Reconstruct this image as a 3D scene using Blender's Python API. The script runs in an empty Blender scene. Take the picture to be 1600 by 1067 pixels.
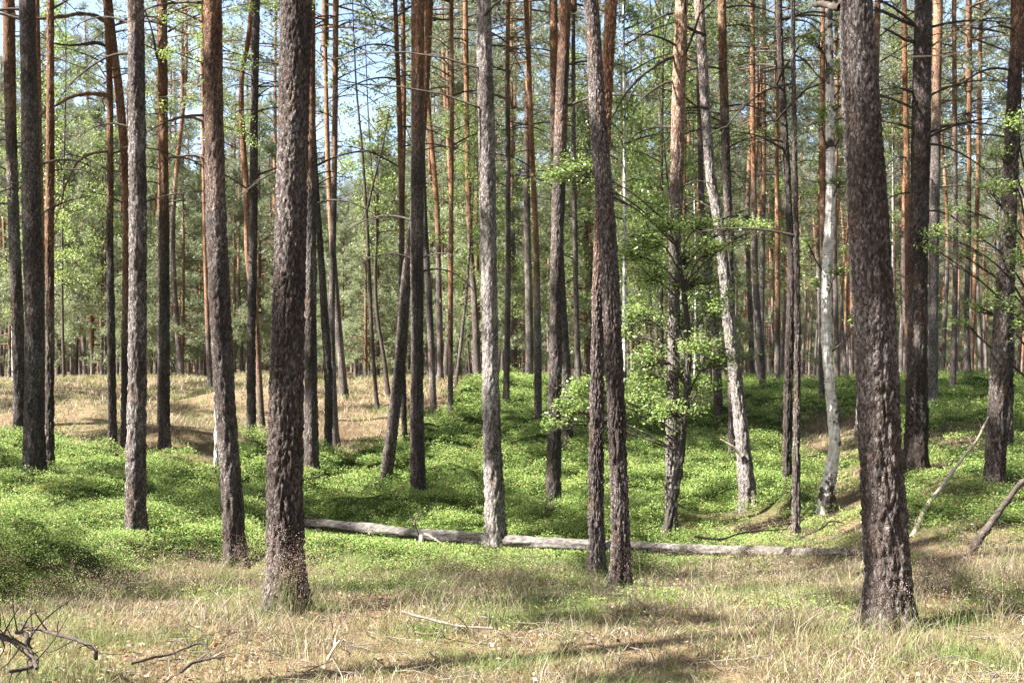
import bpy, math
import numpy as np
from mathutils import Vector

# ---------------------------------------------------------------- camera, sky, sun, exposure
F = 40.0 / 36.0 * 1600.0          # focal length in photo pixels
HOR = 560.0                       # horizon row in the photo
CAMH = 2.0
sc = bpy.context.scene
cam_d = bpy.data.cameras.new('camera')
cam = bpy.data.objects.new('camera', cam_d)
sc.collection.objects.link(cam)
sc.camera = cam
cam.location = (0, 0, CAMH)
cam.rotation_euler = (math.radians(90), 0, 0)
cam_d.lens = 40.0
cam_d.sensor_width = 36.0
cam_d.shift_y = (HOR - 533.5) / 1600.0
cam_d.clip_end = 3000.0

SUN_EL = math.radians(47)
sun_h = Vector((-0.955, -0.297, 0)).normalized()
sun_v = Vector((sun_h.x * math.cos(SUN_EL), sun_h.y * math.cos(SUN_EL), math.sin(SUN_EL)))
w = bpy.data.worlds.new("World")
sc.world = w
w.use_nodes = True
nt = w.node_tree
bg = nt.nodes['Background']
sky = nt.nodes.new('ShaderNodeTexSky')
sky.sky_type = 'NISHITA'
sky.sun_disc = False
sky.sun_elevation = SUN_EL
sky.sun_rotation = math.atan2(sun_h.x, sun_h.y)
sky.air_density = 1.0
sky.dust_density = 3.5
sky.ozone_density = 1.0
stc = nt.nodes.new('ShaderNodeTexCoord'); sxyz = nt.nodes.new('ShaderNodeSeparateXYZ'); nt.links.new(stc.outputs['Generated'], sxyz.inputs[0])
v1 = nt.nodes.new('ShaderNodeMath'); v1.operation = 'SUBTRACT'; v1.use_clamp = True; v1.inputs[0].default_value = 1.0; nt.links.new(sxyz.outputs[2], v1.inputs[1])
v2 = nt.nodes.new('ShaderNodeMath'); v2.operation = 'POWER'; v2.inputs[1].default_value = 3.5; nt.links.new(v1.outputs[0], v2.inputs[0])
vn = nt.nodes.new('ShaderNodeTexNoise'); vn.inputs['Scale'].default_value = 6.0; vn.inputs['Detail'].default_value = 4; nt.links.new(stc.outputs['Generated'], vn.inputs['Vector'])
v3 = nt.nodes.new('ShaderNodeMath'); v3.operation = 'MULTIPLY'; nt.links.new(v2.outputs[0], v3.inputs[0]); nt.links.new(vn.outputs[0], v3.inputs[1])
va = nt.nodes.new('ShaderNodeMix'); va.data_type = 'RGBA'; va.blend_type = 'ADD'
nt.links.new(v3.outputs[0], va.inputs[0]); nt.links.new(sky.outputs[0], va.inputs[6]); va.inputs[7].default_value = (8.0, 11.5, 18.0, 1)
nt.links.new(va.outputs[2], bg.inputs[0])
bg.inputs[1].default_value = 0.05
sd = bpy.data.lights.new('sun', 'SUN')
sd.energy = 5.0
sd.angle = math.radians(0.5)
sd.color = (1.0, 0.96, 0.89)
sun = bpy.data.objects.new('sun', sd)
sun.rotation_euler = sun_v.to_track_quat('Z', 'Y').to_euler()
sun.location = (-20, -10, 40)
sc.collection.objects.link(sun)
sc.view_settings.view_transform = 'Standard'
sc.view_settings.look = 'None'
sc.view_settings.gamma = 1.0
sc.view_settings.exposure = 2.28
sc.cycles.max_bounces = 6
sc.cycles.diffuse_bounces = 2
sc.cycles.glossy_bounces = 2
sc.cycles.transmission_bounces = 4
sc.cycles.sample_clamp_indirect = 6.0

R = np.random.RandomState
COL = sc.collection

# ---------------------------------------------------------------- noise
def _h(ix, iy, iz, s):
    n = (ix.astype(np.int64) * 73856093) ^ (iy.astype(np.int64) * 19349663) ^ (iz.astype(np.int64) * 83492791) ^ (s * 2654435761)
    n = (n ^ (n >> 13)) * 1274126177
    n = n & 0x7fffffff
    n = ((n ^ (n >> 15)) * 2246822519) & 0x7fffffff
    return (n ^ (n >> 12)) % 65536 / 65536.0

def vnoise(x, y, s=0):
    x = np.asarray(x, float); y = np.asarray(y, float)
    ix = np.floor(x); iy = np.floor(y)
    fx = x - ix; fy = y - iy
    fx = fx * fx * (3 - 2 * fx); fy = fy * fy * (3 - 2 * fy)
    z = np.zeros_like(ix)
    a = _h(ix, iy, z, s); b = _h(ix + 1, iy, z, s); c = _h(ix, iy + 1, z, s); d = _h(ix + 1, iy + 1, z, s)
    return (a * (1 - fx) + b * fx) * (1 - fy) + (c * (1 - fx) + d * fx) * fy

def fbm(x, y, s=0, o=3):
    r = 0; a = 0.5; t = 0
    for k in range(o):
        r = r + a * vnoise(x * 2 ** k, y * 2 ** k, s + k * 17); t += a; a *= 0.5
    return r / t

def worley(x, y, z, s=0):
    ix = np.floor(x); iy = np.floor(y); iz = np.floor(z)
    f1 = np.full(x.shape, 9.0); f2 = np.full(x.shape, 9.0); cid = np.zeros(x.shape)
    for a in (-1, 0, 1):
        for b in (-1, 0, 1):
            for c in (-1, 0, 1):
                jx, jy, jz = ix + a, iy + b, iz + c
                px = jx + _h(jx, jy, jz, s); py = jy + _h(jx, jy, jz, s + 1); pz = jz + _h(jx, jy, jz, s + 2)
                d = np.sqrt((px - x) ** 2 + (py - y) ** 2 + (pz - z) ** 2)
                m = d < f1
                f2 = np.where(m, f1, np.minimum(f2, d))
                cid = np.where(m, _h(jx, jy, jz, s + 3), cid)
                f1 = np.where(m, d, f1)
    return f1, f2, cid

# ---------------------------------------------------------------- terrain height
TP = np.array([0, 250, 500, 800, 1100, 1300, 1450, 1600], float)
TT = (TP - 800) / F
TY = np.array([4, 8, 10, 12, 14, 16, 18, 20, 23, 27, 32, 38, 45, 60, 100, 300], float)
TZ = np.array([
 [0, 0, 0, 0, 0, 0, 0, 0],
 [0, 0, 0, 0, 0, 0, 0.02, 0.03],
 [-.05, -.1, -.15, -.15, -.1, -.05, 0, .02],
 [-.1, -.25, -.38, -.38, -.33, -.15, .02, .05],
 [-.15, -.38, -.58, -.58, -.5, -.2, .30, .27],
 [-.05, -.42, -.7, -.72, -.58, -.2, .42, .4],
 [0.0, -.4, -.75, -.78, -.62, -.3, .42, .45],
 [.15, -.3, -.7, -.75, -.58, -.3, .42, .47],
 [.35, -.05, -.45, -.48, -.4, -.2, .42, .5],
 [.5, .25, 0, 0, -.05, .05, .48, .58],
 [.7, .6, .5, .5, .48, .45, .65, .7],
 [.9, .85, .8, .8, .8, .78, .85, .88],
 [1.0, 1.0, 1.0, 1.0, 1.0, 1.0, 1.0, 1.0],
 [.95, .95, .95, .95, .95, .95, .95, .95],
 [.4, .4, .4, .4, .4, .4, .4, .4],
 [0, 0, 0, 0, 0, 0, 0, 0]], float)
NT, NY = 121, 400
ft = np.linspace(-0.45, 0.45, NT)
fy = np.linspace(math.log(4), math.log(300), NY)
_g = np.array([np.interp(ft, TT, row) for row in TZ])
_g = np.array([np.interp(fy, np.log(TY), _g[:, k]) for k in range(NT)]).T
def _smooth(g, n, axis):
    k = np.hanning(2 * n + 3)[1:-1]; k /= k.sum()
    p = [(0, 0), (0, 0)]; p[axis] = (n, n)
    gp = np.pad(g, p, mode='edge')
    return np.apply_along_axis(lambda v: np.convolve(v, k, 'valid'), axis, gp)
_g = _smooth(_smooth(_g, 10, 0), 9, 1)

def zbase(X, Y):
    X = np.asarray(X, float); Y = np.asarray(Y, float)
    Yc = np.clip(Y, 4, 300)
    t = np.clip(X / np.maximum(Yc, 4), -0.45, 0.45)
    a = (t + 0.45) / 0.9 * (NT - 1); b = (np.log(Yc) - fy[0]) / (fy[-1] - fy[0]) * (NY - 1)
    i = np.clip(a.astype(int), 0, NT - 2); j = np.clip(b.astype(int), 0, NY - 2)
    u = a - i; v = b - j
    return (_g[j, i] * (1 - u) + _g[j, i + 1] * u) * (1 - v) + (_g[j + 1, i] * (1 - u) + _g[j + 1, i + 1] * u) * v

YS = np.concatenate([np.arange(4.5, 48, 0.04)])
def hit(px, py):
    """distance at which the ray through a point of the photo meets the ground"""
    t = (px - 800) / F; s = (py - HOR) / F
    d = (CAMH - s * YS) - zbase(t * YS, YS)
    k = np.where(d < 0)[0]
    return float(YS[k[0]]) if len(k) else 46.0

LOGP = np.array([[468, 828], [545, 836], [620, 845], [740, 855], [860, 862], [1000, 867], [1160, 872], [1368, 882]], float)
LOGD = np.array([hit(a, b) for a, b in LOGP])
def log_zone(X, Y):
    px = 800 + F * np.asarray(X) / np.maximum(Y, 4); s_ = np.interp(px, LOGP[:, 0], LOGD) - Y
    e = np.clip((px - 290) / 150, 0, 1) * np.clip((1520 - px) / 130, 0, 1)
    return e * np.clip((s_ + 1.4) / 0.8, 0, 1) * np.clip((4.2 - s_) / 1.2, 0, 1)

def zt(X, Y):
    n = (fbm(np.asarray(X) / 1.7, np.asarray(Y) / 1.7, 5) - 0.5) * 0.16 + (fbm(np.asarray(X) / 0.45, np.asarray(Y) / 0.45, 9, 2) - 0.5) * 0.045
    n = n + (fbm(np.asarray(X) / 3.6, np.asarray(Y) / 3.2, 15, 2) - 0.5) * 0.55 * np.clip((np.asarray(Y) - 19) / 8, 0, 1) * np.clip((60 - np.asarray(Y)) / 15, 0, 1)
    n = n * (1 - 0.9 * log_zone(X, Y))
    return zbase(X, Y) + n * np.clip(np.asarray(Y) / 12, 0.5, 1.6)

def wpt(px, py, Y):
    return np.array([(px - 800) / F * Y, Y, CAMH - (py - HOR) / F * Y])

def to_px(X, Y, Z):
    return 800 + F * X / Y, HOR + F * (CAMH - Z) / Y

# ---------------------------------------------------------------- mesh building
class MB:
    def __init__(self):
        self.v = []; self.f = []; self.n = 0; self.att = []
    def add(self, V, Fc, mat=0, smooth=True, att=None):
        V = np.asarray(V, np.float32).reshape(-1, 3); Fc = np.asarray(Fc, np.int64)
        self.v.append(V); self.f.append((Fc + self.n, mat, smooth)); self.n += len(V)
        self.att.append(np.zeros(len(V), np.float32) if att is None else np.asarray(att, np.float32))
    def mesh(self, name, mats, attname=None):
        me = bpy.data.meshes.new(name)
        V = np.concatenate(self.v)
        me.vertices.add(len(V)); me.vertices.foreach_set('co', V.ravel())
        L = np.concatenate([f.ravel() for f, _, _ in self.f])
        tot = np.concatenate([np.full(len(f), f.shape[1]) for f, _, _ in self.f])
        st = np.concatenate([[0], np.cumsum(tot)[:-1]])
        me.loops.add(len(L)); me.loops.foreach_set('vertex_index', L.astype(np.int32))
        me.polygons.add(len(tot))
        me.polygons.foreach_set('loop_start', st.astype(np.int32))
        me.polygons.foreach_set('loop_total', tot.astype(np.int32))
        me.polygons.foreach_set('material_index', np.concatenate([np.full(len(f), m) for f, m, _ in self.f]).astype(np.int32))
        me.polygons.foreach_set('use_smooth', np.concatenate([np.full(len(f), s) for f, _, s in self.f]).astype(bool))
        for m in mats: me.materials.append(m)
        if attname:
            a = me.attributes.new(attname, 'FLOAT', 'POINT'); a.data.foreach_set('value', np.concatenate(self.att))
        me.update(calc_edges=True)
        return me

def put(name, me, parent=None, loc=(0, 0, 0), **kw):
    o = bpy.data.objects.new(name, me); COL.objects.link(o)
    if parent is not None: o.parent = parent
    o.location = loc
    for k, v in kw.items(): o[k] = v
    return o

def tube(mb, P, rad, sides=6, mat=0, smooth=True, cap=True):
    P = np.asarray(P, float); n = len(P); rad = np.broadcast_to(np.asarray(rad, float), (n,))
    T = np.gradient(P, axis=0); T /= np.linalg.norm(T, axis=1)[:, None] + 1e-9
    up = np.array([0, 0, 1.0]) if abs(T[:, 2]).mean() < 0.8 else np.array([1.0, 0, 0])
    A = np.cross(T, up); A /= np.linalg.norm(A, axis=1)[:, None] + 1e-9
    B = np.cross(T, A)
    th = np.arange(sides) / sides * 2 * np.pi
    V = P[:, None, :] + rad[:, None, None] * (A[:, None, :] * np.cos(th)[None, :, None] + B[:, None, :] * np.sin(th)[None, :, None])
    i = np.arange(n - 1)[:, None] * sides; j = np.arange(sides)[None, :]; k = (j + 1) % sides
    Q = np.stack([i + j, i + k, i + k + sides, i + j + sides], -1).reshape(-1, 4)
    mb.add(V.reshape(-1, 3), Q, mat, smooth)
    if cap and sides >= 5:
        mb.add(np.concatenate([V[-1], P[-1:]]), [[a, (a + 1) % sides, sides] for a in range(sides)], mat, smooth)

def spline(P, n):
    P = np.asarray(P, float)
    if len(P) == 2: P = np.array([P[0], P.mean(0), P[1]])
    d = np.concatenate([[0], np.cumsum(np.linalg.norm(np.diff(P, axis=0), axis=1))])
    M = np.gradient(P, d, axis=0)
    s = np.linspace(0, d[-1], n); k = np.clip(np.searchsorted(d, s, 'right') - 1, 0, len(P) - 2)
    h = d[k + 1] - d[k]; t = ((s - d[k]) / h)[:, None]; h = h[:, None]
    return (2 * t**3 - 3 * t**2 + 1) * P[k] + (t**3 - 2 * t**2 + t) * h * M[k] + (-2 * t**3 + 3 * t**2) * P[k + 1] + (t**3 - t**2) * h * M[k + 1]

def unit(v): return v / (np.linalg.norm(v, axis=-1, keepdims=True) + 1e-9)

# ---------------------------------------------------------------- materials
def mat(name):
    m = bpy.data.materials.new(name); m.use_nodes = True
    t = m.node_tree; t.nodes.clear()
    return m, t
def N(t, kind, **kw):
    n = t.nodes.new('ShaderNode' + kind)
    for k, v in kw.items():
        if k.startswith('i_'):
            key = k[2:]; key = int(key) if key.isdigit() else key.replace('_', ' ')
            n.inputs[key].default_value = v
        else: setattr(n, k, v)
    return n
def ramp(t, fac, stops, interp='LINEAR'):
    r = N(t, 'ValToRGB'); cr = r.color_ramp; cr.interpolation = interp
    while len(cr.elements) < len(stops): cr.elements.new(0.5)
    for e, (p, c) in zip(cr.elements, stops): e.position = p; e.color = (*c, 1)
    t.links.new(fac, r.inputs[0]); return r.outputs[0]
def mth(t, op, a, b=None, clamp=False):
    n = N(t, 'Math', operation=op, use_clamp=clamp)
    for i, x in enumerate((a, b)):
        if x is None: continue
        if isinstance(x, (int, float)): n.inputs[i].default_value = x
        else: t.links.new(x, n.inputs[i])
    return n.outputs[0]
def mix(t, fac, a, b, mode='MIX'):
    n = N(t, 'Mix', data_type='RGBA', blend_type=mode)
    for s, x in ((0, fac), (6, a), (7, b)):
        if isinstance(x, (int, float)): n.inputs[s].default_value = x
        elif isinstance(x, tuple): n.inputs[s].default_value = (*x, 1)
        else: t.links.new(x, n.inputs[s])
    return n.outputs[2]
def coords(t, stretch=(1, 1, 1), rnd=True):
    tc = N(t, 'TexCoord'); mp = N(t, 'Mapping'); mp.inputs['Scale'].default_value = stretch
    if rnd:
        oi = N(t, 'ObjectInfo'); m = mth(t, 'MULTIPLY', oi.outputs['Random'], 40.0)
        c = N(t, 'CombineXYZ'); t.links.new(m, c.inputs[0]); t.links.new(m, c.inputs[2])
        t.links.new(c.outputs[0], mp.inputs['Location'])
    t.links.new(tc.outputs['Object'], mp.inputs[0]); return mp.outputs[0], tc
def noise(t, v, scale, detail=3, rough=0.55):
    n = N(t, 'TexNoise'); n.inputs['Scale'].default_value = scale; n.inputs['Detail'].default_value = detail
    n.inputs['Roughness'].default_value = rough; t.links.new(v, n.inputs['Vector']); return n.outputs[0]
def finish(t, m, col, rough=0.9, bump=None, bd=0.01, bs=0.6, spec=0.25):
    p = N(t, 'BsdfPrincipled'); o = N(t, 'OutputMaterial')
    if isinstance(col, tuple): p.inputs['Base Color'].default_value = (*col, 1)
    else: t.links.new(col, p.inputs['Base Color'])
    p.inputs['Roughness'].default_value = rough
    p.inputs['Specular IOR Level'].default_value = spec
    if bump is not None:
        b = N(t, 'Bump'); b.inputs['Distance'].default_value = bd; b.inputs['Strength'].default_value = bs
        t.links.new(bump, b.inputs['Height']); t.links.new(b.outputs[0], p.inputs['Normal'])
    t.links.new(p.outputs[0], o.inputs[0]); return m

def bark_pine():
    m, t = mat('pine_bark')
    v, tc = coords(t, (1, 1, 0.45))
    vd = N(t, 'VectorMath', operation='ADD')
    nn = N(t, 'TexNoise'); nn.inputs['Scale'].default_value = 9; t.links.new(v, nn.inputs['Vector'])
    sc_ = N(t, 'VectorMath', operation='SCALE'); sc_.inputs['Scale'].default_value = 0.09
    t.links.new(nn.outputs['Color'], sc_.inputs[0]); t.links.new(v, vd.inputs[0]); t.links.new(sc_.outputs[0], vd.inputs[1])
    vo = N(t, 'TexVoronoi'); vo.inputs['Scale'].default_value = 72; t.links.new(vd.outputs[0], vo.inputs['Vector'])
    ve = N(t, 'TexVoronoi', feature='DISTANCE_TO_EDGE'); ve.inputs['Scale'].default_value = 46; t.links.new(vd.outputs[0], ve.inputs['Vector'])
    flake = N(t, 'SeparateColor'); t.links.new(vo.outputs['Color'], flake.inputs[0])
    big = noise(t, v, 2.2, 4)
    fine = noise(t, v, 110, 4, 0.75)
    edge = mth(t, 'MULTIPLY', ve.outputs['Distance'], 7.0, True)
    k = mth(t, 'ADD', mth(t, 'MULTIPLY', flake.outputs[0], 0.42), mth(t, 'MULTIPLY', fine, 0.6))
    k = mth(t, 'ADD', k, mth(t, 'MULTIPLY', mth(t, 'SUBTRACT', big, 0.5), 0.9))
    pa = N(t, 'Attribute', attribute_type='OBJECT', attribute_name='sun_bark_tone'); k = mth(t, 'ADD', k, pa.outputs['Fac'])
    low = ramp(t, k, [(0.18, (.036, .026, .022)), (0.44, (.105, .082, .073)), (0.66, (.235, .200, .185)), (0.90, (.55, .50, .47))])
    upc = ramp(t, k, [(0.20, (.10, .042, .022)), (0.45, (.27, .125, .060)), (0.66, (.46, .26, .150)), (0.90, (.70, .54, .42))])
    a = N(t, 'Attribute', attribute_type='OBJECT', attribute_name='orange_from')
    sp = N(t, 'SeparateXYZ'); t.links.new(tc.outputs['Object'], sp.inputs[0])
    hz = mth(t, 'SUBTRACT', sp.outputs[2], a.outputs['Fac'])
    hz = mth(t, 'ADD', mth(t, 'MULTIPLY', hz, 0.4), mth(t, 'MULTIPLY', mth(t, 'SUBTRACT', big, 0.5), 1.6), True)
    warm = mth(t, 'MAXIMUM', hz, mth(t, 'MULTIPLY', mth(t, 'SUBTRACT', noise(t, v, 5, 3), 0.58), 2.2, True))
    c = mix(t, warm, low, upc)
    c = mix(t, mth(t, 'MULTIPLY', mth(t, 'SUBTRACT', 1.0, edge), 0.4), c, (.03, .02, .018))
    at = N(t, 'Attribute', attribute_name='furrow')
    c = mix(t, mth(t, 'MULTIPLY', at.outputs['Fac'], 0.75), c, (.040, .027, .023))
    h = mth(t, 'ADD', mth(t, 'MULTIPLY', edge, 0.5), mth(t, 'ADD', mth(t, 'MULTIPLY', fine, 0.8), mth(t, 'MULTIPLY', flake.outputs[1], 0.4)))
    return finish(t, m, c, 0.85, h, 0.02, 0.9)

def bark_birch():
    m, t = mat('birch_bark')
    v, tc = coords(t, (1, 1, 1))
    mp = N(t, 'Mapping'); mp.inputs['Scale'].default_value = (6, 6, 55); t.links.new(v, mp.inputs[0])
    dash = noise(t, mp.outputs[0], 1.0, 3, 0.6)
    blot = noise(t, v, 5.5, 4, 0.6)
    k = mth(t, 'GREATER_THAN', dash, 0.63)
    wht = ramp(t, noise(t, v, 14, 3), [(0.3, (.42, .38, .34)), (0.6, (.74, .71, .67))])
    a = N(t, 'Attribute', attribute_type='OBJECT', attribute_name='orange_from')
    sp = N(t, 'SeparateXYZ'); t.links.new(tc.outputs['Object'], sp.inputs[0])
    lowd = mth(t, 'MULTIPLY', mth(t, 'SUBTRACT', 0.75, sp.outputs[2]), 0.45, True)
    hid = mth(t, 'MULTIPLY', mth(t, 'SUBTRACT', sp.outputs[2], a.outputs['Fac']), 0.25, True)
    b = mth(t, 'ADD', blot, mth(t, 'ADD', mth(t, 'MULTIPLY', lowd, 0.5), mth(t, 'MULTIPLY', hid, 0.4)))
    bb = ramp(t, b, [(0.57, (0, 0, 0)), (0.63, (1, 1, 1))])
    c = mix(t, mth(t, 'MULTIPLY', k, 0.75), wht, (.07, .055, .05))
    c = mix(t, bb, c, (.06, .05, .045))
    return finish(t, m, c, 0.7, mth(t, 'ADD', mth(t, 'MULTIPLY', dash, -0.6), noise(t, v, 40)), 0.008, 0.7)

def wood(name, c0, c1, c2, sc_=(14, 14, 14), st=(1, 1, 1)):
    m, t = mat(name)
    v, tc = coords(t, st)
    k = noise(t, v, sc_[0], 6, 0.7)
    c = ramp(t, k, [(0.32, c0), (0.52, c1), (0.72, c2)])
    return finish(t, m, c, 0.9, k, 0.015, 0.9)

def leaf(name, cols, trans=0.35, rough=0.5, spec=0.3, objvar=0.25, patch=None):
    m, t = mat(name)
    g = N(t, 'NewGeometry'); c = ramp(t, g.outputs['Random Per Island'], cols)
    oi = N(t, 'ObjectInfo')
    hs = N(t, 'HueSaturation'); t.links.new(c, hs.inputs['Color'])
    t.links.new(mth(t, 'ADD', mth(t, 'MULTIPLY', oi.outputs['Random'], objvar * 2), 1 - objvar), hs.inputs['Value'])
    c = hs.outputs[0]
    if patch:
        tc = N(t, 'TexCoord'); n = noise(t, tc.outputs['Object'], patch[0], 3)
        c = mix(t, ramp(t, n, [(patch[1], (0, 0, 0)), (patch[1] + 0.12, (1, 1, 1))]), c, patch[2])
    p = N(t, 'BsdfPrincipled'); p.inputs['Roughness'].default_value = rough; p.inputs['Specular IOR Level'].default_value = spec
    t.links.new(c, p.inputs['Base Color'])
    tr = N(t, 'BsdfTranslucent'); b = N(t, 'HueSaturation'); b.inputs['Value'].default_value = 1.3; b.inputs['Hue'].default_value = 0.485
    t.links.new(c, b.inputs['Color']); t.links.new(b.outputs[0], tr.inputs[0])
    mx = N(t, 'MixShader'); mx.inputs[0].default_value = trans
    t.links.new(p.outputs[0], mx.inputs[1]); t.links.new(tr.outputs[0], mx.inputs[2])
    o = N(t, 'OutputMaterial'); t.links.new(mx.outputs[0], o.inputs[0]); return m

M_BARK = bark_pine()
M_BIRCH = bark_birch()
M_TWIG = wood('dead_twig_bark', (.032, .025, .021), (.07, .055, .046), (.15, .125, .105))
M_LIMB = wood('limb_bark', (.07, .04, .028), (.16, .095, .06), (.30, .18, .11))
M_DEAD = wood('dead_wood', (.10, .08, .068), (.20, .165, .14), (.34, .30, .26), (22,), (1, 1, 1))
M_LOG = wood('weathered_log', (.04, .036, .032), (.135, .12, .108), (.29, .268, .25), (20,), (0.3, 1, 1))
M_PALE = wood('bleached_wood', (.34, .27, .20), (.50, .42, .32), (.66, .58, .47), (18,))
M_NEEDLE = leaf('pine_needles', [(0, (.11, .135, .085)), (.5, (.21, .25, .155)), (1, (.36, .40, .26))], 0.3, 0.4, 0.5, 0.18)
M_NEEDY = leaf('young_pine_needles', [(0, (.13, .165, .09)), (.5, (.24, .29, .155)), (1, (.40, .44, .26))], 0.35, 0.4, 0.5, 0.18)
M_LEAF = leaf('birch_leaves', [(0, (.10, .165, .04)), (.5, (.20, .29, .08)), (1, (.36, .45, .15))], 0.45, 0.35, 0.6, 0.12)
M_BILB = leaf('bilberry_leaves', [(0, (.04, .09, .018)), (.36, (.13, .23, .045)), (.64, (.25, .36, .08)), (.88, (.42, .52, .19)), (.95, (.36, .24, .12)), (1, (.30, .18, .10))], 0.38, 0.5, 0.3, 0.0,
              (1.3, 0.60, (.30, .33, .10)))
M_STRAW = leaf('dry_grass_blades', [(0, (.09, .06, .04)), (.30, (.25, .18, .12)), (.52, (.43, .35, .25)), (.66, (.62, .55, .43)), (.74, (.22, .25, .09)), (1, (.13, .19, .055))], 0.35, 0.6, 0.2, 0.0,
               (0.85, 0.50, (.18, .235, .08)))
M_SEED = leaf('grass_seed_flecks', [(0, (.28, .17, .13)), (.5, (.48, .34, .27)), (1, (.70, .58, .50))], 0.4, 0.6, 0.2, 0.0)
M_LITT = leaf('fallen_leaves', [(0, (.16, .08, .04)), (.5, (.34, .19, .09)), (.85, (.52, .36, .22)), (1, (.66, .60, .52))], 0.2, 0.7, 0.2, 0.0)

# ---------------------------------------------------------------- ground cover masks (what grows where)
GT = np.array([[0, 690], [100, 702], [200, 716], [300, 738], [380, 728], [440, 716], [520, 716], [600, 700], [655, 682], [700, 650], [745, 605], [800, 596], [1600, 588]], float)
GB = np.array([[0, 950], [120, 938], [230, 902], [330, 895], [430, 900], [520, 905], [640, 915], [800, 905], [900, 905], [1000, 900], [1100, 895], [1190, 885], [1250, 872], [1330, 840], [1420, 862], [1600, 850]], float)
def green_mask(X, Y):
    Z = zbase(X, Y)
    px, py = to_px(X, Y, Z)
    top = np.interp(px, GT[:, 0], GT[:, 1]); bot = np.interp(px, GB[:, 0], GB[:, 1])
    wob = (fbm(X / 1.3, Y / 1.3, 31) - 0.5) * 70
    s = np.clip((py + wob * 0.35 - top) / 10, 0, 1) * np.clip((bot - py + wob) / 22, 0, 1)
    s = np.where(py < 600, s * np.clip((px - 730) / 40, 0, 1), s)
    # sandy, dry patches on the right-hand bank
    for cx, cy, rx, ry, a in ((1190, 832, 150, 26, 1.0), (1300, 690, 95, 34, 1.1), (1160, 690, 60, 20, .6), (1320, 780, 60, 40, .8), (1440, 735, 60, 14, 1.0), (1500, 705, 90, 30, .5), (1100, 640, 60, 12, .8), (1340, 800, 60, 60, .9), (1500, 775, 110, 26, .75), (1470, 845, 90, 22, .8), (1530, 690, 90, 22, .7)):
        e = ((px - cx) / rx) ** 2 + ((py - cy) / ry) ** 2
        s = s * (1 - a * np.clip(1.35 - e + (wob / 60), 0, 1))
    s = s * np.clip(1.6 - Y / 70.0, 0.15, 1)
    return np.clip(s, 0, 1)

def near_log_mask(X, Y):
    px = 800 + F * X / np.maximum(Y, 4); lx = np.interp(px, LOGP[:, 0], LOGD)
    m = np.clip(1 - np.abs(Y - lx + 0.45) / 1.2, 0, 1) * np.clip((px - 400) / 50, 0, 1) * np.clip((1430 - px) / 50, 0, 1)
    return np.clip(m * 2.5, 0, 1) * np.clip((lx - Y + 0.55) / 0.3, 0, 1)
def log_cap(X, Y):
    # greatest height plants reach in front of the log: they thin out and stay low beside it
    px = 800 + F * X / np.maximum(Y, 4); s_ = np.interp(px, LOGP[:, 0], LOGD) - Y
    cap = np.maximum(s_, 0) * 0.07 + 0.005 + np.maximum(s_ - 3.6, 0) * 0.2 + np.maximum(-0.35 - s_, 0) * 0.5
    return cap + np.maximum(np.maximum(462 - px, px - 1375), 0) * 0.008
def cushions(X, Y):
    # height of the shrub layer: rounded cushions of uneven size with low gaps between them
    X = np.asarray(X, float); Y = np.asarray(Y, float)
    wx = X + (vnoise(X * 1.3, Y * 1.3, 90) - .5) * 0.7; wy = Y + (vnoise(X * 1.3, Y * 1.3, 91) - .5) * 0.7
    f1, _, cid = worley(wx / 1.15, wy / 1.35, 0 * X + 0.5, 33)
    g1, _, cid2 = worley(wx / 0.5, wy / 0.55, 0 * X + 0.5, 37)
    h = np.clip(1 - (f1 / 0.82) ** 2, 0, 1) * (0.18 + 0.56 * cid) + np.clip(1 - (g1 / 0.8) ** 2, 0, 1) * (0.05 + 0.14 * cid2)
    h = h * np.clip(0.25 + 1.5 * (fbm(X / 2.6, Y / 2.6, 95) - 0.22), 0.15, 1.25) * np.clip(1.5 - Y / 60, 0.8, 1.3)
    pxc = 800 + F * X / np.maximum(Y, 4)
    h = h * np.clip((np.interp(pxc, GB[:, 0], GB[:, 1]) + 15 - HOR - F * (CAMH - zbase(X, Y)) / np.maximum(Y, 4)) / 60, 0.12, 1)
    h = h * (1 - 0.65 * np.clip((pxc - 1340) / 60, 0, 1) * np.clip((24 - Y) / 6, 0, 1))
    return np.minimum(h * (1 - 0.9 * near_log_mask(X, Y)), log_cap(X, Y))

# ---------------------------------------------------------------- the ground
def axis(fine0, fine1, step, far, grow):
    a = list(np.arange(fine0, fine1, step)); s = step; x = fine1
    while x < far: a.append(x); s *= grow; x += s
    b = []; s = step; x = fine0 - step
    while x > -far: b.append(x); s *= grow; x -= s
    return np.array(b[::-1] + a + [far])
gx = axis(-14, 14, 0.11, 900, 1.09)
gy = axis(4, 40, 0.13, 900, 1.08)
GX, GY = np.meshgrid(gx, gy)
GZ = zt(GX.ravel(), GY.ravel())
gm = green_mask(GX.ravel(), np.maximum(GY.ravel(), 4.0))
gm = np.where(GY.ravel() < 4, 0, gm)
GZ = GZ + gm ** 2 * 0.75 * cushions(GX.ravel(), np.maximum(GY.ravel(), 4.0))
nx, ny = len(gx), len(gy)
i = np.arange(ny - 1)[:, None] * nx; j = np.arange(nx - 1)[None, :]
Q = np.stack([i + j, i + j + 1, i + j + 1 + nx, i + j + nx], -1).reshape(-1, 4)
mb = MB(); mb.add(np.stack([GX.ravel(), GY.ravel(), GZ], -1), Q, 0, True, gm)
m, t = mat('forest_floor')
tc = N(t, 'TexCoord'); o_ = tc.outputs['Object']
n1 = noise(t, o_, 0.8, 6, 0.7); n2 = noise(t, o_, 14, 5, 0.7); n3 = noise(t, o_, 60, 3, 0.7)
n4 = noise(t, o_, 3.7, 4, 0.65)
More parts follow.
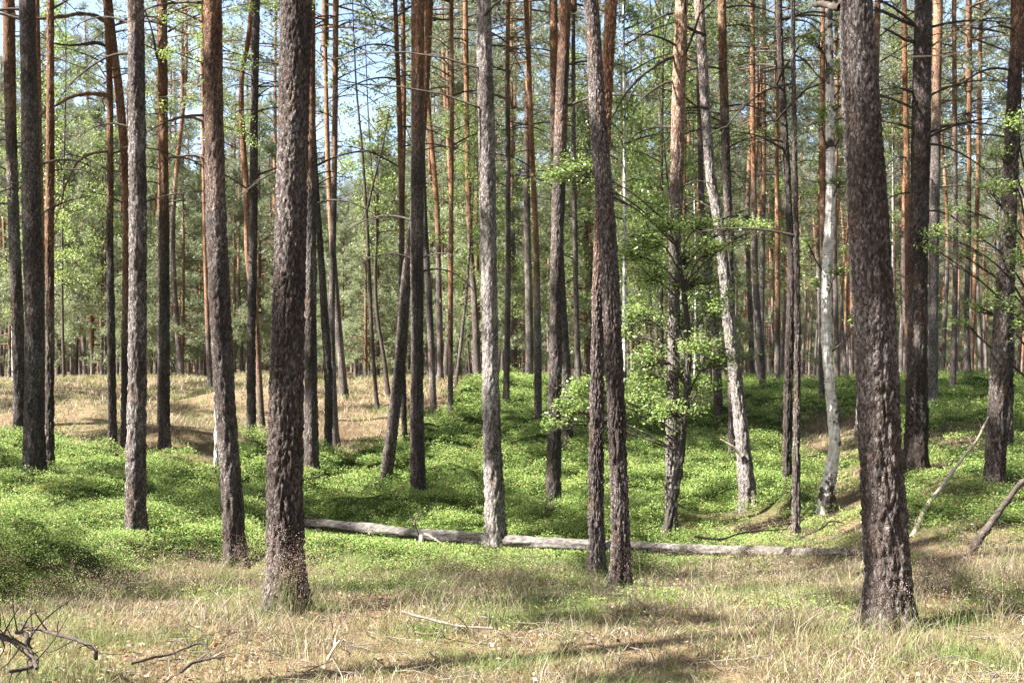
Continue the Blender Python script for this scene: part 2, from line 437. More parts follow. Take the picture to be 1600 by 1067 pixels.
k = mth(t, 'ADD', mth(t, 'MULTIPLY', n1, 0.38), mth(t, 'ADD', mth(t, 'MULTIPLY', n2, 0.34), mth(t, 'MULTIPLY', n4, 0.28)))
dry = ramp(t, k, [(0.37, (.06, .042, .028)), (0.46, (.15, .105, .066)), (0.55, (.27, .205, .125)), (0.60, (.11, .12, .045)), (0.70, (.22, .17, .10))])
dry = mix(t, ramp(t, n3, [(0.42, (0, 0, 0)), (0.62, (.8, .8, .8))]), dry, (.09, .06, .035))
grn = ramp(t, k, [(0.36, (.04, .045, .015)), (0.52, (.055, .085, .02)), (0.68, (.09, .12, .03))])
at = N(t, 'Attribute', attribute_name='moss')
c = mix(t, at.outputs['Fac'], dry, grn)
finish(t, m, c, 0.95, mth(t, 'ADD', n2, mth(t, 'MULTIPLY', n3, 0.5)), 0.05, 0.8, 0.1)
ground = put('ground', mb.mesh('ground', [m], 'moss'), kind='structure', label='sandy forest floor rolling down into a shallow hollow and up a low bank')

# ---------------------------------------------------------------- bilberry and moss cover
def scatter(n, y0, y1, rng, tmax=0.5, power=1.0):
    """points in the view wedge, density per square metre falling with distance**power"""
    u = rng.rand(n)
    e = 2 - power
    Y = (y0 ** e + u * (y1 ** e - y0 ** e)) ** (1 / e) if abs(e) > 1e-6 else y0 * (y1 / y0) ** u
    X = (rng.rand(n) * 2 - 1) * tmax * Y
    return X, Y

def leaves_at(mb, C, D, size, rng, matid=0, aspect=0.55, flat=None):
    """one rhombic leaf per point C, long axis D"""
    n = len(C); D = unit(D)
    # flat: leaf blades spread out roughly level, with that much scatter
    S = unit(np.cross(D, unit(rng.randn(n, 3)) if flat is None else np.array([-0.25, -0.1, 1.0]) + rng.randn(n, 3) * flat))
    size = np.broadcast_to(size, (n,))[:, None]
    up = np.cross(D, S) * size * 0.12
    V = np.stack([C, C + D * size * .5 + S * size * aspect * .5 + up, C + D * size, C + D * size * .5 - S * size * aspect * .5 + up], 1)
    mb.add(V.reshape(-1, 3), np.arange(n * 4).reshape(-1, 4), matid, False)

rng = R(11)
mb = MB()
bx, by = scatter(48000, 8.0, 62, rng, 0.5, 1.15)
gmk = green_mask(bx, by)
px_, py_ = to_px(bx, by, zbase(bx, by))
gmk = np.maximum(gmk, 0.55 * np.clip((fbm(bx / .8, by / .8, 63) - .45) * 6, 0, 1) * np.clip((990 - py_) / 60, 0, 1) * (py_ > 700))
keep = (rng.rand(len(bx)) < gmk ** 1.2) 
bx, by = bx[keep], by[keep]
nb = len(bx)
bz = zt(bx, by)
big = fbm(bx / 1.1, by / 1.1, 77)
rad = (0.09 + 0.11 * rng.rand(nb)) * (1 + by / 60)
hgt = rad * (0.35 + 0.45 * rng.rand(nb))
nlm = near_log_mask(bx, by)
hgt = hgt * (1 - 0.7 * nlm); rad = rad * (1 - 0.4 * nlm)
hgt = np.minimum(hgt, np.where(rng.rand(nb) < 0.05, 0.11, 0.045) + 0.5 * log_cap(bx, by))
bz = bz + cushions(bx, by) * np.clip(green_mask(bx, by), 0, 1) - 0.03
# fewer and larger leaves with distance
per = np.clip(84 * (12 / by) ** 0.8, 20, 100).astype(int)
idx = np.repeat(np.arange(nb), per); nL = len(idx)
th = rng.rand(nL) * 2 * np.pi; cz = rng.rand(nL) ** 0.75; rr = 0.75 + 0.3 * rng.rand(nL)
sx = np.sqrt(1 - cz ** 2)
C = np.stack([bx[idx] + rad[idx] * sx * np.cos(th) * rr, by[idx] + rad[idx] * sx * np.sin(th) * rr, bz[idx] + hgt[idx] * cz * rr + 0.02], -1)
D = unit(np.stack([sx * np.cos(th), sx * np.sin(th), cz * 0.3 + 0.05], -1) + rng.randn(nL, 3) * np.array([.55, .55, .28]))
leaves_at(mb, C, D, (0.014 + 0.015 * rng.rand(nL)) * np.clip(by[idx] / 12, 0.85, 2.6) ** 0.85, rng, 0, 0.6, 0.38)
bil = put('bilberry_cover', mb.mesh('bilberry_cover', [M_BILB]), kind='stuff', label='knee-low bright green bilberry shrubs covering the hollow and far bank')

# ---------------------------------------------------------------- grass
def blades(mb, X, Y, H, W, lean, rng, matid=0, segs=2, z=None):
    n = len(X); z = zt(X, Y) if z is None else z
    a = rng.rand(n) * 2 * np.pi; L = lean * (0.3 + rng.rand(n)) * H
    dx, dy = np.cos(a) * L, np.sin(a) * L
    f = rng.rand(n) * np.pi; wx, wy = np.cos(f) * W * .5, np.sin(f) * W * .5
    rows = []
    for s in range(segs + 1):
        u = s / segs
        cx, cy, cz = X + dx * u * u, Y + dy * u * u, z + H * (u - 0.25 * lean * u * u) - 0.01
        k = (1 - u) ** 0.7
        if s < segs:
            rows.append(np.stack([cx - wx * k, cy - wy * k, cz], -1)); rows.append(np.stack([cx + wx * k, cy + wy * k, cz], -1))
        else: rows.append(np.stack([cx, cy, cz], -1))
    V = np.stack(rows, 1); nv = V.shape[1]; b = np.arange(n)[:, None] * nv
    base = mb.n
    Q = np.concatenate([b + np.array([[2 * s, 2 * s + 1, 2 * s + 3, 2 * s + 2]]) for s in range(segs - 1)])
    T = b + np.array([[2 * segs - 2, 2 * segs - 1, 2 * segs]])
    mb.add(V.reshape(-1, 3), Q, matid, True)
    mb.f.append((T + base, matid, True))
    return X + dx, Y + dy, z + H * (1 - 0.25 * lean)

rng = R(21)
mb = MB()
def grassy(n, y0, y1, p, rng, lo=0.0, gmax=0.75):
    X, Y = scatter(n, y0, y1, rng, 0.5, p)
    d = fbm(X / 0.5, Y / 0.5, 41)
    g = green_mask(X, Y)
    k = (rng.rand(n) < np.clip((d - 0.27) * 3.0, 0.18, 1)) & (rng.rand(n) > g * gmax)
    return X[k], Y[k]
# fine lawn of short wisps, then longer leaning blades, then far slope grass
X, Y = grassy(250000, 5.4, 13, 1.0, rng)
d = fbm(X / 0.9, Y / 0.9, 53)
blades(mb, X, Y, 0.035 + 0.10 * rng.rand(len(X)) * (0.3 + d), 0.0045 + 0.002 * rng.rand(len(X)), 1.1, rng)
X, Y = grassy(80000, 5.4, 13, 1.0, rng)
d = fbm(X / 0.7, Y / 0.7, 53)
k = rng.rand(len(X)) < np.clip((d - 0.42) * 4.5, 0.08, 1); X, Y, d = X[k], Y[k], d[k]
blades(mb, X, Y, (0.09 + 0.24 * rng.rand(len(X)) ** 1.5) * (0.4 + d), 0.003 + 0.003 * rng.rand(len(X)), 0.85, rng, 0, 3)
X, Y = grassy(240000, 13, 60, 1.0, rng, gmax=0.9)
blades(mb, X, Y, (0.05 + 0.14 * rng.rand(len(X))) * np.clip(Y / 20, 0.8, 1.6), 0.0006 * Y, 1.0, rng)
grass = put('dry_grass', mb.mesh('dry_grass', [M_STRAW]), kind='stuff', label='thin straw-coloured and green forest grass')

# hair grass with pinkish panicles
rng = R(22)
mb = MB()
X, Y = scatter(13000, 5.6, 12.5, rng, 0.5, 0.7)
d = fbm(X / 0.8, Y / 0.8, 61, 2)
px, py = to_px(X, Y, zbase(X, Y))
bonus = np.exp(-((px - 450) / 50) ** 2 - ((py - 965) / 30) ** 2) + np.exp(-((px - 1480) / 90) ** 2 - ((py - 1020) / 40) ** 2) + 0.5 * np.exp(-((px - 720) / 200) ** 2 - ((py - 920) / 30) ** 2) + 0.5 * np.exp(-((px - 1130) / 120) ** 2 - ((py - 925) / 25) ** 2)
k = rng.rand(len(X)) < np.clip((d - 0.48) * 2.2 + bonus, 0.06, 1) * np.clip((935 - py) / 60 + 1.6, 0, 1)
X, Y = X[k], Y[k]
# a tall clump at the foot of the big pine left of centre
ex = wpt(460, 960, hit(450, 962)); n2 = 90
X = np.concatenate([X, ex[0] + rng.randn(n2) * 0.10]); Y = np.concatenate([Y, ex[1] - 0.22 + rng.randn(n2) * 0.06])
H = 0.24 + 0.22 * rng.rand(len(X)); H[-n2:] = 0.3 + 0.45 * rng.rand(n2)
x2, y2, z2 = blades(mb, X, Y, H, 0.0025, 0.35, rng, 0, 3)
nf = 24
ii = np.repeat(np.arange(len(X)), nf)
C = np.stack([x2[ii], y2[ii], z2[ii]], -1) + rng.randn(len(ii), 3) * np.array([0.032, 0.032, 0.042])
leaves_at(mb, C, rng.randn(len(ii), 3), 0.0045 + 0.0045 * rng.rand(len(ii)), rng, 1, 0.7)
put('hair_grass', mb.mesh('hair_grass', [M_STRAW, M_SEED]), kind='stuff', label='wispy hair grass with tiny pinkish white seed heads in the foreground')

# fallen leaves, needles and twigs
rng = R(23)
mb = MB()
X, Y = scatter(16000, 5.4, 14, rng, 0.5, 1.0)
px, py = to_px(X, Y, zbase(X, Y))
bl = np.exp(-((px - 120) / 260) ** 4 - ((py - 1055) / 45) ** 2)
k = rng.rand(len(X)) < np.clip(0.40 + bl * 1.2 + (fbm(X, Y, 71) - 0.55) * 2, 0, 1)
X, Y = X[k], Y[k]
C = np.stack([X, Y, zt(X, Y) + 0.015 + 0.04 * rng.rand(len(X))], -1)
D = rng.randn(len(X), 3) * np.array([1, 1, 0.35])
leaves_at(mb, C, D, 0.018 + 0.03 * rng.rand(len(X)), rng, 0, 0.6)
X, Y = scatter(3200, 5.4, 34, rng, 0.5, 1.3)
k = rng.rand(len(X)) > green_mask(X, Y) * 0.9
for x, y in zip(X[k], Y[k]):
    a = rng.rand() * 6.28; L = 0.08 + 0.4 * rng.rand() ** 2; z = float(zt(x, y))
    P = np.array([[x, y, z + 0.01], [x + math.cos(a) * L * .5, y + math.sin(a) * L * .5, z + 0.03 + rng.rand() * .05], [x + math.cos(a + .3) * L, y + math.sin(a + .3) * L, z + 0.02 + rng.rand() * .06]])
    tube(mb, P, [0.006, 0.004, 0.002], 3, 1, True, False)
put('forest_litter', mb.mesh('forest_litter', [M_LITT, M_DEAD]), kind='stuff', label='brown fallen leaves and short twigs strewn over the grass')

# ---------------------------------------------------------------- crowns
def limb_path(rng, L, az, el, droop, n=5):
    s = np.linspace(0, 1, n)
    d = np.array([math.cos(az), math.sin(az)])
    r = L * s; z = L * (math.tan(el) * s - droop * s * s)
    wob = np.cumsum(rng.randn(n) * 0.05 * L * 0.5) * s
    return np.stack([d[0] * r - d[1] * wob, d[1] * r + d[0] * wob, z], -1)

def pine_crown(seed, H=8.0, Rm=2.0, nl=34, tufts=1700, needle=0.17, nn=9, width=0.026, prof='pine', dead=10, leafmat=1, clump=0.11):
    rng = R(seed); mb = MB(); TP_ = []; TD = []; WT = []
    for q in range(nl):
        u = (q + rng.rand()) / nl; z = H * u
        L = Rm * ((0.45 + 0.9 * math.sin(math.pi * min(1, 0.18 + u * 0.80))) if prof == 'pine' else (1.05 - u * 0.93)) * (0.6 + 0.6 * rng.rand())
        az = rng.rand() * 6.283; el = math.radians(-8 + 48 * u + rng.randn() * 10)
        P = limb_path(rng, L, az, el, 0.15 * rng.rand()); P[:, 2] += z
        tube(mb, P, np.linspace(0.012 + 0.012 * L, 0.006, 5), 4, 0)
        for b in range(int(4 + L * 3)):
            f = 0.25 + 0.75 * rng.rand() ** 0.8; k = min(3, int(f * 4)); fr = f * 4 - k
            p0 = P[k] * (1 - fr) + P[k + 1] * fr
            l2 = (0.25 + 0.45 * rng.rand()) * (1.25 - f * 0.6) * (0.5 + 0.35 * L)
            dd = unit(unit(P[-1] - P[0]) + rng.randn(3) * np.array([.8, .8, .35]))
            p1 = p0 + dd * l2 + np.array([0, 0, 0.10 * l2])
            tube(mb, np.array([p0, (p0 + p1) / 2 + rng.randn(3) * .03, p1]), [0.008, 0.006, 0.003], 3, 0, True, False)
            c = rng.randint(9, 16)
            s = 1 - rng.rand(c) ** 1.6 * 0.6
            TP_.append(p0 + (p1 - p0) * s[:, None] + rng.randn(c, 3) * clump); TD.append(np.repeat(dd[None], c, 0))
    for q in range(dead):
        z = -3.5 * rng.rand() - 0.2; az = rng.rand() * 6.283; L = 0.5 + 1.3 * rng.rand()
        P = limb_path(rng, L, az, math.radians(rng.uniform(-15, 30)), 0.35); P[:, 2] += z
        tube(mb, P, np.linspace(0.018, 0.005, 5), 3, 2)
    tube(mb, np.array([[0, 0, -0.1], [0.04, 0, H * .5], [0, 0.03, H * 1.02]]), [0.09, 0.06, 0.015], 6, 0)
    TPa = np.concatenate(TP_); TDa = np.concatenate(TD)
    if len(TPa) > tufts:
        k = rng.permutation(len(TPa))[:tufts]; TPa, TDa = TPa[k], TDa[k]
    n = len(TPa)
    C = np.repeat(TPa, nn, 0); D = unit(unit(np.repeat(TDa, nn, 0)) * 0.6 + np.array([0, 0, 0.35]) + rng.randn(n * nn, 3) * 0.65)
    S = unit(np.cross(D, rng.randn(n * nn, 3))) * width * .5
    L = needle * (0.6 + 0.6 * rng.rand(n * nn, 1))
    C = C - D * 0.02
    V = np.stack([C - S, C + S, C + D * L], 1)
    mb.add(V.reshape(-1, 3), np.arange(n * nn * 3).reshape(-1, 3), leafmat, False)
    return mb

def leaf_crown(seed, H=8, Rm=1.8, nl=30, n=6500, size=0.07):
    rng = R(seed); mb = MB(); PP = []
    for q in range(nl):
        u = (q + rng.rand()) / nl; z = H * u
        L = Rm * (0.35 + 0.95 * math.sin(math.pi * min(1, 0.12 + u * 0.86))) * (0.5 + 0.7 * rng.rand())
        P = limb_path(rng, L, rng.rand() * 6.283, math.radians(15 + 35 * u), 0.25 + 0.2 * rng.rand()); P[:, 2] += z
        tube(mb, P, np.linspace(0.018, 0.005, 5), 4, 0)
        for b in range(6):
            f = rng.rand() ** 0.7; k = min(3, int(f * 4)); p0 = P[k] + (P[k + 1] - P[k]) * (f * 4 - k)
            p1 = p0 + unit(rng.randn(3) * np.array([1, 1, .5])) * (0.3 + 0.4 * rng.rand())
            tube(mb, np.array([p0, (p0 + p1) / 2 + rng.randn(3) * .03, p1 - [0, 0, .06]]), [0.007, 0.005, 0.003], 3, 0, True, False)
            PP.append((p0, p1))
    A = np.array([p[0] for p in PP]); B = np.array([p[1] for p in PP])
    k = rng.randint(0, len(A), n); s = rng.rand(n, 1) ** 0.6
    C = A[k] * (1 - s) + B[k] * s + rng.randn(n, 3) * 0.09
    leaves_at(mb, C, rng.randn(n, 3) + np.array([0, 0, -0.5]), size * (0.7 + 0.6 * rng.rand(n)), rng, 1, 0.7, 0.6)
    return mb

PC = [pine_crown(100 + k, H=7 + 1.4 * (k % 3), Rm=1.75 + 0.25 * (k % 2), nl=36 + 3 * k, dead=7, tufts=2900).mesh('pine_crown', [M_LIMB, M_NEEDLE, M_TWIG]) for k in range(5)]
SC = [pine_crown(150 + k, H=7 + 1.4 * (k % 3), Rm=1.55, nl=15 + 2 * k, dead=5, tufts=3300, clump=0.085, width=0.045).mesh('pine_crown', [M_LIMB, M_NEEDLE, M_TWIG]) for k in range(5)]
PCH = [7 + 1.4 * (k % 3) for k in range(5)]
YC = [pine_crown(200 + k, H=7.5, Rm=1.8, nl=46, tufts=3600, prof='cone', dead=5, nn=8, needle=0.17, width=0.026).mesh('young_pine_crown', [M_LIMB, M_NEEDY, M_TWIG]) for k in range(3)]
LC = [leaf_crown(300 + k, H=8 + k, Rm=1.5 + 0.25 * k).mesh('leaf_crown', [M_TWIG, M_LEAF]) for k in range(3)]

# ---------------------------------------------------------------- trunks
def trunk_mesh(name, pts, z0, H, Y, X0, mats, detail=0, seed=0, flare=0.35, amp=0.012, lean_y=0.0):
    """pts: rows (x, z, radius) in metres with x, z measured in the world; mesh is local to the foot (X0, Y, z0)"""
    rng = R(seed + 900)
    pts = np.array(sorted(pts, key=lambda p: p[1]), float)
    top_vis = CAMH + (HOR + 20) / F * Y
    st = 0.022 if detail == 2 else (0.045 if detail == 1 else 0.35)
    zs = np.concatenate([np.arange(z0 - 0.35, max(top_vis, z0 + 1), st), np.arange(max(top_vis, z0 + 1), z0 + H, 0.5), [z0 + H]])
    P = np.stack([pts[:, 0], pts[:, 1]], -1)
    sp = spline(P, 160) if len(P) > 2 else P
    o = np.argsort(sp[:, 1])
    x = np.interp(zs, sp[o, 1], sp[o, 0])
    # continue above and below along the end slopes, easing to vertical
    dz = zs - P[-1, 1]; s1 = (P[-1, 0] - P[-2, 0]) / (P[-1, 1] - P[-2, 1])
    x = np.where(dz > 0, P[-1, 0] + s1 * 4 * (1 - np.exp(-np.maximum(dz, 0) / 4)), x)
    dz = P[0, 1] - zs; s0 = (P[1, 0] - P[0, 0]) / (P[1, 1] - P[0, 1])
    x = np.where(dz > 0, P[0, 0] - s0 * dz, x)
    r = np.interp(zs, pts[:, 1], pts[:, 2])
    f = np.clip((zs - P[-1, 1]) / max(0.5, z0 + H - P[-1, 1]), 0, 1)
    r = np.where(zs > P[-1, 1], pts[-1, 2] * (1 - 0.75 * f), r)
    seg = {2: 88, 1: 44, 0: 14}[detail]
    th = np.arange(seg) / seg * 2 * np.pi
    h = zs - z0
    ph = rng.rand() * 6
    fl = (flare * np.exp(-np.maximum(h, 0) / 0.13) + 0.07 * np.exp(-np.maximum(h, 0) / 0.4))[:, None] * (1 + 0.6 * np.sin(4 * th + ph)[None] + 0.35 * np.sin(7 * th + 2 * ph)[None])
    RR = r[:, None] * (1 + fl)
    RR = RR * (1 + 0.035 * np.sin(2 * th + ph + zs[:, None] * 1.3) + 0.02 * np.sin(3 * th - zs[:, None] * 2.1))
    att = np.zeros_like(RR)
    if detail:
        cx = (RR * np.cos(th)).ravel(); cy = (RR * np.sin(th)).ravel(); cz = np.repeat(zs, seg)
        wx = (vnoise(cx * 14 + cy * 9, cz * 5, seed) - 0.5) * 0.5; wz = (vnoise(cz * 6, cx * 15 - cy * 12, seed + 3) - 0.5) * 0.6
        k = 38.0
        _, _, cid = f1, f2, cid = worley(cx * k + wx, cy * k + wz, cz * k * (0.27 + 0.12 * np.clip((cz - z0) / 4, 0, 1)) + wz, seed * 7 + 1)
        e = np.clip((f2 - f1) / 0.32, 0, 1)
        _, _, cid2 = worley(cx * 70, cy * 70, cz * 30, seed * 7 + 5)
        fn = vnoise(cx * 90 + cz * 31, cy * 90 - cz * 47, seed + 9)
        d = (e ** 0.7 - 0.68) * 1.35 + (cid - 0.5) * 0.35 + (cid2 - 0.5) * 0.5 + (fn - 0.5) * 0.5
        g1, g2, _ = worley(cx * 15 + wx, cy * 15 + wx, cz * 2.6 + wz, seed * 7 + 11)
        crack = 1 - np.clip((g2 - g1) / 0.22, 0, 1)
        d = d - crack * 1.5 * np.clip(1.15 - (cz - z0) / 6, 0.15, 1)
        e = np.minimum(e, 1 - 0.8 * crack * np.clip(1.15 - (cz - z0) / 6, 0.15, 1))
        fade = np.clip((top_vis + 1 - cz) / 1.0, 0.2, 1) * (1 - 0.35 * np.clip((cz - z0) / 7, 0, 1))
        RR = RR + (d * amp * fade).reshape(RR.shape)
        att = np.clip(1 - e * 1.5, 0, 1).reshape(RR.shape)
    yb = np.sin(h * 0.35 + ph) * 0.06 * np.clip(h / 4, 0, 1) + lean_y * h
    V = np.stack([x[:, None] - X0 + RR * np.cos(th), yb[:, None] + RR * np.sin(th), np.repeat(h[:, None], seg, 1)], -1)
    n = len(zs)
    i = np.arange(n - 1)[:, None] * seg; j = np.arange(seg)[None]; k = (j + 1) % seg
    Q = np.stack([i + j, i + k, i + k + seg, i + j + seg], -1).reshape(-1, 4)
    mb = MB(); mb.add(V.reshape(-1, 3), Q, 0, True, att.ravel())
    def at(z):
        zz = z + z0
        return np.array([np.interp(zz, zs, x) - X0, np.interp(zz, zs, yb), z]), float(np.interp(zz, zs, r))
    return mb.mesh(name, mats, 'furrow'), at

def dead_branch(root, at, h, side, L, rng, M=None, droop=None, depth=0.0, thick=None):
    p, r = at(h)
    az = (0 if side > 0 else math.pi) + rng.uniform(-0.7, 0.7) + depth
    el = math.radians(rng.uniform(5, 35)); dr = rng.uniform(0.2, 0.75) if droop is None else droop
    P = limb_path(rng, L, az, el, dr, 7)
    P = P + p + np.array([math.cos(az), math.sin(az), 0]) * r * 0.6
    mb = MB(); r0 = (0.010 + 0.009 * L) if thick is None else thick
    tube(mb, spline(P, 12), np.linspace(r0, r0 * 0.25, 12), 5, 0)
    for q in range(int(2 + 3 * L)):
        k = rng.randint(2, 6); d = unit(P[k + 0] - P[k - 1]); e = unit(d + rng.randn(3) * 0.7)
        l = (0.2 + 0.5 * rng.rand()) * L * 0.5
        a = P[k]; b = a + e * l * .5 + rng.randn(3) * .03; c = a + e * l + rng.randn(3) * .06
        tube(mb, spline([a, b, c], 5), np.linspace(r0 * .4, r0 * .15, 5), 3, 0, True, False)
        if rng.rand() < .6:
            c2 = b + unit(e + rng.randn(3) * .8) * l * .4; tube(mb, np.array([b, (b + c2) / 2, c2]), [r0 * .25, r0 * .2, r0 * .12], 3, 0, True, False)
    return put('branch', mb.mesh('branch', [M or M_TWIG]), root)

# each tree seen in the photo: (base x, base y), trunk axis as (x, y, width) up the photo, row where the bark turns orange, label
SUN_BARK_TONE = {7: .22, 38: .26, 37: .2, 5: .05, 3: .05, 49: .05, 47: .14, 4: -.02, 48: -.08, 2: -.06, 1: -.01, 42: -.1, 17: -.08, 20: -.08, 54: -.06, 24: -.05}   # bark tone shift per trunk; the paler ones have sunlight painted into the colour
def tree(kind, base, axis_, orange, label, cat='pine tree', group=None, Yd=None, H=None, seed=0, mats=None, crown=None, nbr=0, brange=(2.5, 12), brM=None, amp=None, flare=0.30, lean_y=0.0, crown_h=None, orange_z=None):
    rng = R(seed + 5)
    Y = Yd or hit(*base)
    X0 = (base[0] - 800) / F * Y; z0 = float(zt(X0, Y))
    pts = [((px - 800) / F * Y, CAMH - (py - HOR) / F * Y, wd / 2 / F * Y) for px, py, wd in axis_]
    H = H or (19 + 3 * rng.rand())
    det = 2 if (Y < 12.5) else (1 if Y < 27 else 0)
    root = put(kind, None, None, (X0, Y, z0), label=label, category=cat)
    if group: root['group'] = group
    me, at = trunk_mesh('trunk', pts, z0, H, Y, X0, mats or [M_BARK], det, seed, flare, amp or (0.014 if Y < 12.5 else 0.015), lean_y)
    tr = put('trunk', me, root)
    tr['sun_bark_tone'] = SUN_BARK_TONE.get(seed, -0.03)
    tr['orange_from'] = float((CAMH - (orange - HOR) / F * Y) - z0) if orange_z is None else orange_z
    if crown is None:
        ci = seed % 5; cm = (SC if Y < 27 else PC)[ci]; ch = crown_h or max(H - PCH[ci] * 0.95, (CAMH + 640 / F * Y) if Y < 26 else 9.5)
    elif crown == 'leaf':
        ci = seed % 3; cm = LC[ci]; ch = crown_h or H - 8.5
    else: cm = None
    if cm:
        p, r = at(ch)
        c = put('crown', cm, root, tuple(p)); c.rotation_euler.z = rng.rand() * 6.28
        s = min(1.15, max(0.6, (H - ch) / 7.5)); c.scale = (s * 1.15, s * 1.15, s)
    for q in range(nbr):
        h = rng.uniform(*brange)
        dead_branch(root, at, h, 1 if rng.rand() < 0.5 else -1, rng.uniform(0.5, 1.7), rng, brM)
    return root, at

T = tree
P_ = 'pine_tree'
# --- the two large pines at the front
T(P_, (1392, 985), [(1389, 960, 76), (1387, 900, 71), (1381, 800, 70), (1374, 700, 66), (1369, 600, 65), (1364, 500, 62), (1358, 400, 60), (1353, 300, 59), (1347, 200, 57), (1341, 100, 54), (1336, 0, 51)], -900,
  'broad rough-barked pine nearest on the right, leaning slightly left', seed=1, nbr=0)
T(P_, (450, 962), [(447, 930, 60), (446, 860, 56), (445, 760, 54), (446, 660, 53), (448, 533, 52), (451, 400, 51), (455, 250, 50), (458, 120, 48), (461, 0, 48)], -900,
  'thick dark brown pine in left foreground with pinkish grass at its foot', seed=2)
# --- first row
T(P_, (971, 922), [(970, 880, 31), (968, 780, 29), (963, 650, 29), (957, 533, 28), (952, 420, 27), (943, 300, 27), (934, 180, 26), (928, 80, 24), (923, 0, 23)], -700,
  'grey pine leaning left at the top, in front of an orange-barked pine', seed=3)
T(P_, (933, 907), [(932, 850, 25), (932, 720, 23), (933, 600, 22), (934, 500, 19), (937, 380, 19), (944, 230, 19), (950, 100, 18), (955, 0, 18)], 520,
  'pine with orange-red bark half hidden behind the grey leaning pine', seed=4)
T(P_, (212, 867), [(212, 840, 33), (212, 760, 30), (213, 620, 29), (213, 450, 28), (213, 300, 27), (212, 150, 25), (211, 0, 24)], 60,
  'straight pine with silvery flaking bark, standing alone left of the thick dark pine', seed=5, nbr=3, brange=(4, 7))
T(P_, (368, 879), [(366, 850, 36), (362, 760, 34), (355, 660, 33), (349, 560, 32), (343, 430, 32), (338, 280, 31), (334, 120, 30), (332, 0, 30)], 330,
  'reddish-brown pine tilting left above a small white birch stem', seed=6, nbr=2, brange=(4, 7))
T(P_, (776, 856), [(774, 830, 32), (771, 740, 30), (767, 620, 27), (765, 500, 26), (763, 360, 26), (760, 200, 25), (757, 80, 24), (756, 0, 23)], -10,
  'evenly sunlit pale grey pine rising just in front of the fallen log', seed=7)
T(P_, (55, 770), [(54, 750, 37), (53, 640, 31), (53, 500, 29), (50, 350, 28), (48, 180, 26), (45, 0, 24)], -60,
  'stout grey pine second from the left edge with a wide dark foot', seed=8, nbr=7, brange=(4.2, 8))
T(P_, (30, 690), [(30, 660, 19), (29, 540, 18), (25, 400, 17), (19, 200, 17), (14, 0, 18)], 250,
  'reddish pine at the left edge behind the stout grey pine', seed=9, nbr=7, brange=(4, 9))
T(P_, (78, 745), [(77, 700, 14), (77, 533, 13), (76, 380, 13), (78, 200, 12), (80, 0, 11)], 560,
  'slim orange pine close beside the stout grey pine', seed=10, nbr=3, brange=(5, 9))
T(P_, (66, 690), [(66, 660, 10), (64, 500, 10), (62, 300, 9), (60, 130, 9)], 500, 'thin dark stem squeezed between the stout grey pine and the slim orange pine', seed=11, Yd=27.0)
T(P_, (176, 708), [(176, 690, 14), (175, 560, 12), (173, 400, 11), (172, 250, 10), (170, 120, 9), (164, 0, 9)], 420,
  'slender upright pine whose top crosses the bent orange pine', seed=12, nbr=6, brange=(5, 11))
T(P_, (196, 674), [(196, 560, 12), (197, 400, 12), (196, 283, 13), (190, 200, 13), (183, 130, 13), (177, 86, 13), (168, 0, 12)], 560,
  'bent orange pine arching left behind the silvery flaking pine', seed=13, nbr=8, brange=(5, 11), Yd=24.0)
T(P_, (258, 705), [(257, 680, 17), (257, 540, 16), (257, 400, 15), (257, 250, 14), (256, 120, 14), (255, 0, 13)], 430,
  'orange pine with dead side twigs on the sandy slope', seed=14, nbr=12, brange=(4.5, 11))
T(P_, (249, 660), [(249, 500, 6), (249, 350, 6), (248, 150, 6)], 420, 'very thin orange stem hugging the left side of the twiggy orange pine', seed=15, Yd=27)
T(P_, (328, 608), [(327, 560, 9), (322, 430, 7), (318, 300, 6), (317, 150, 6), (316, 50, 6)], 560, 'thin sunlit orange stem behind the reddish-brown tilting pine', seed=16, Yd=40, nbr=4, brange=(6, 12))
T(P_, (394, 717), [(393, 690, 15), (392, 540, 14), (395, 380, 13), (398, 180, 12), (401, 0, 12)], -200,
  'dark straight pine between the reddish tilting pine and the thick dark pine', seed=17, nbr=12, brange=(5, 11))
T(P_, (407, 650), [(406, 600, 9), (400, 500, 9), (387, 400, 9), (385, 300, 9), (379, 220, 9), (376, 160, 9), (378, 110, 8), (386, 70, 8), (391, 30, 8), (392, 0, 7)], 640,
  'wavy pale orange pine snaking behind the dark straight pine', seed=18, Yd=30, nbr=6, brange=(6, 11))
T(P_, (487, 757), [(487, 730, 24), (486, 620, 21), (485, 500, 19), (486, 350, 17), (487, 180, 14), (487, 0, 12)], 330,
  'pine close behind the right side of the thick dark pine, orange higher up', seed=19, nbr=6, brange=(5, 9))
T(P_, (512, 724), [(513, 690, 13), (514, 600, 13), (508, 500, 12), (502, 400, 10), (496, 320, 9), (490, 220, 8), (486, 100, 8)], -200,
  'dark thin pine leaning left, crossing low on the hollow edge', seed=20, nbr=3, brange=(5, 9))
T(P_, (524, 690), [(522, 660, 13), (518, 540, 11), (520, 380, 9), (523, 180, 9), (525, 0, 9)], 330,
  'narrow brown pine right of the dark leaning stem', seed=21, nbr=12, brange=(6, 12), Yd=28)
T(P_, (538, 628), [(537, 610, 13), (531, 540, 12), (522, 420, 10), (514, 280, 8), (510, 150, 7), (507, 0, 6)], 430,
  'brown pine tilting left at the crest of the sandy slope', seed=22, nbr=8, brange=(7, 13))
T(P_, (600, 776), [(602, 750, 22), (608, 710, 20), (617, 640, 19), (626, 560, 18), (634, 450, 16), (643, 370, 14), (652, 300, 13), (660, 200, 12), (667, 100, 11), (671, 0, 11)], 300,
  'strongly leaning pine that tilts right and crosses the pine beside it', seed=23)
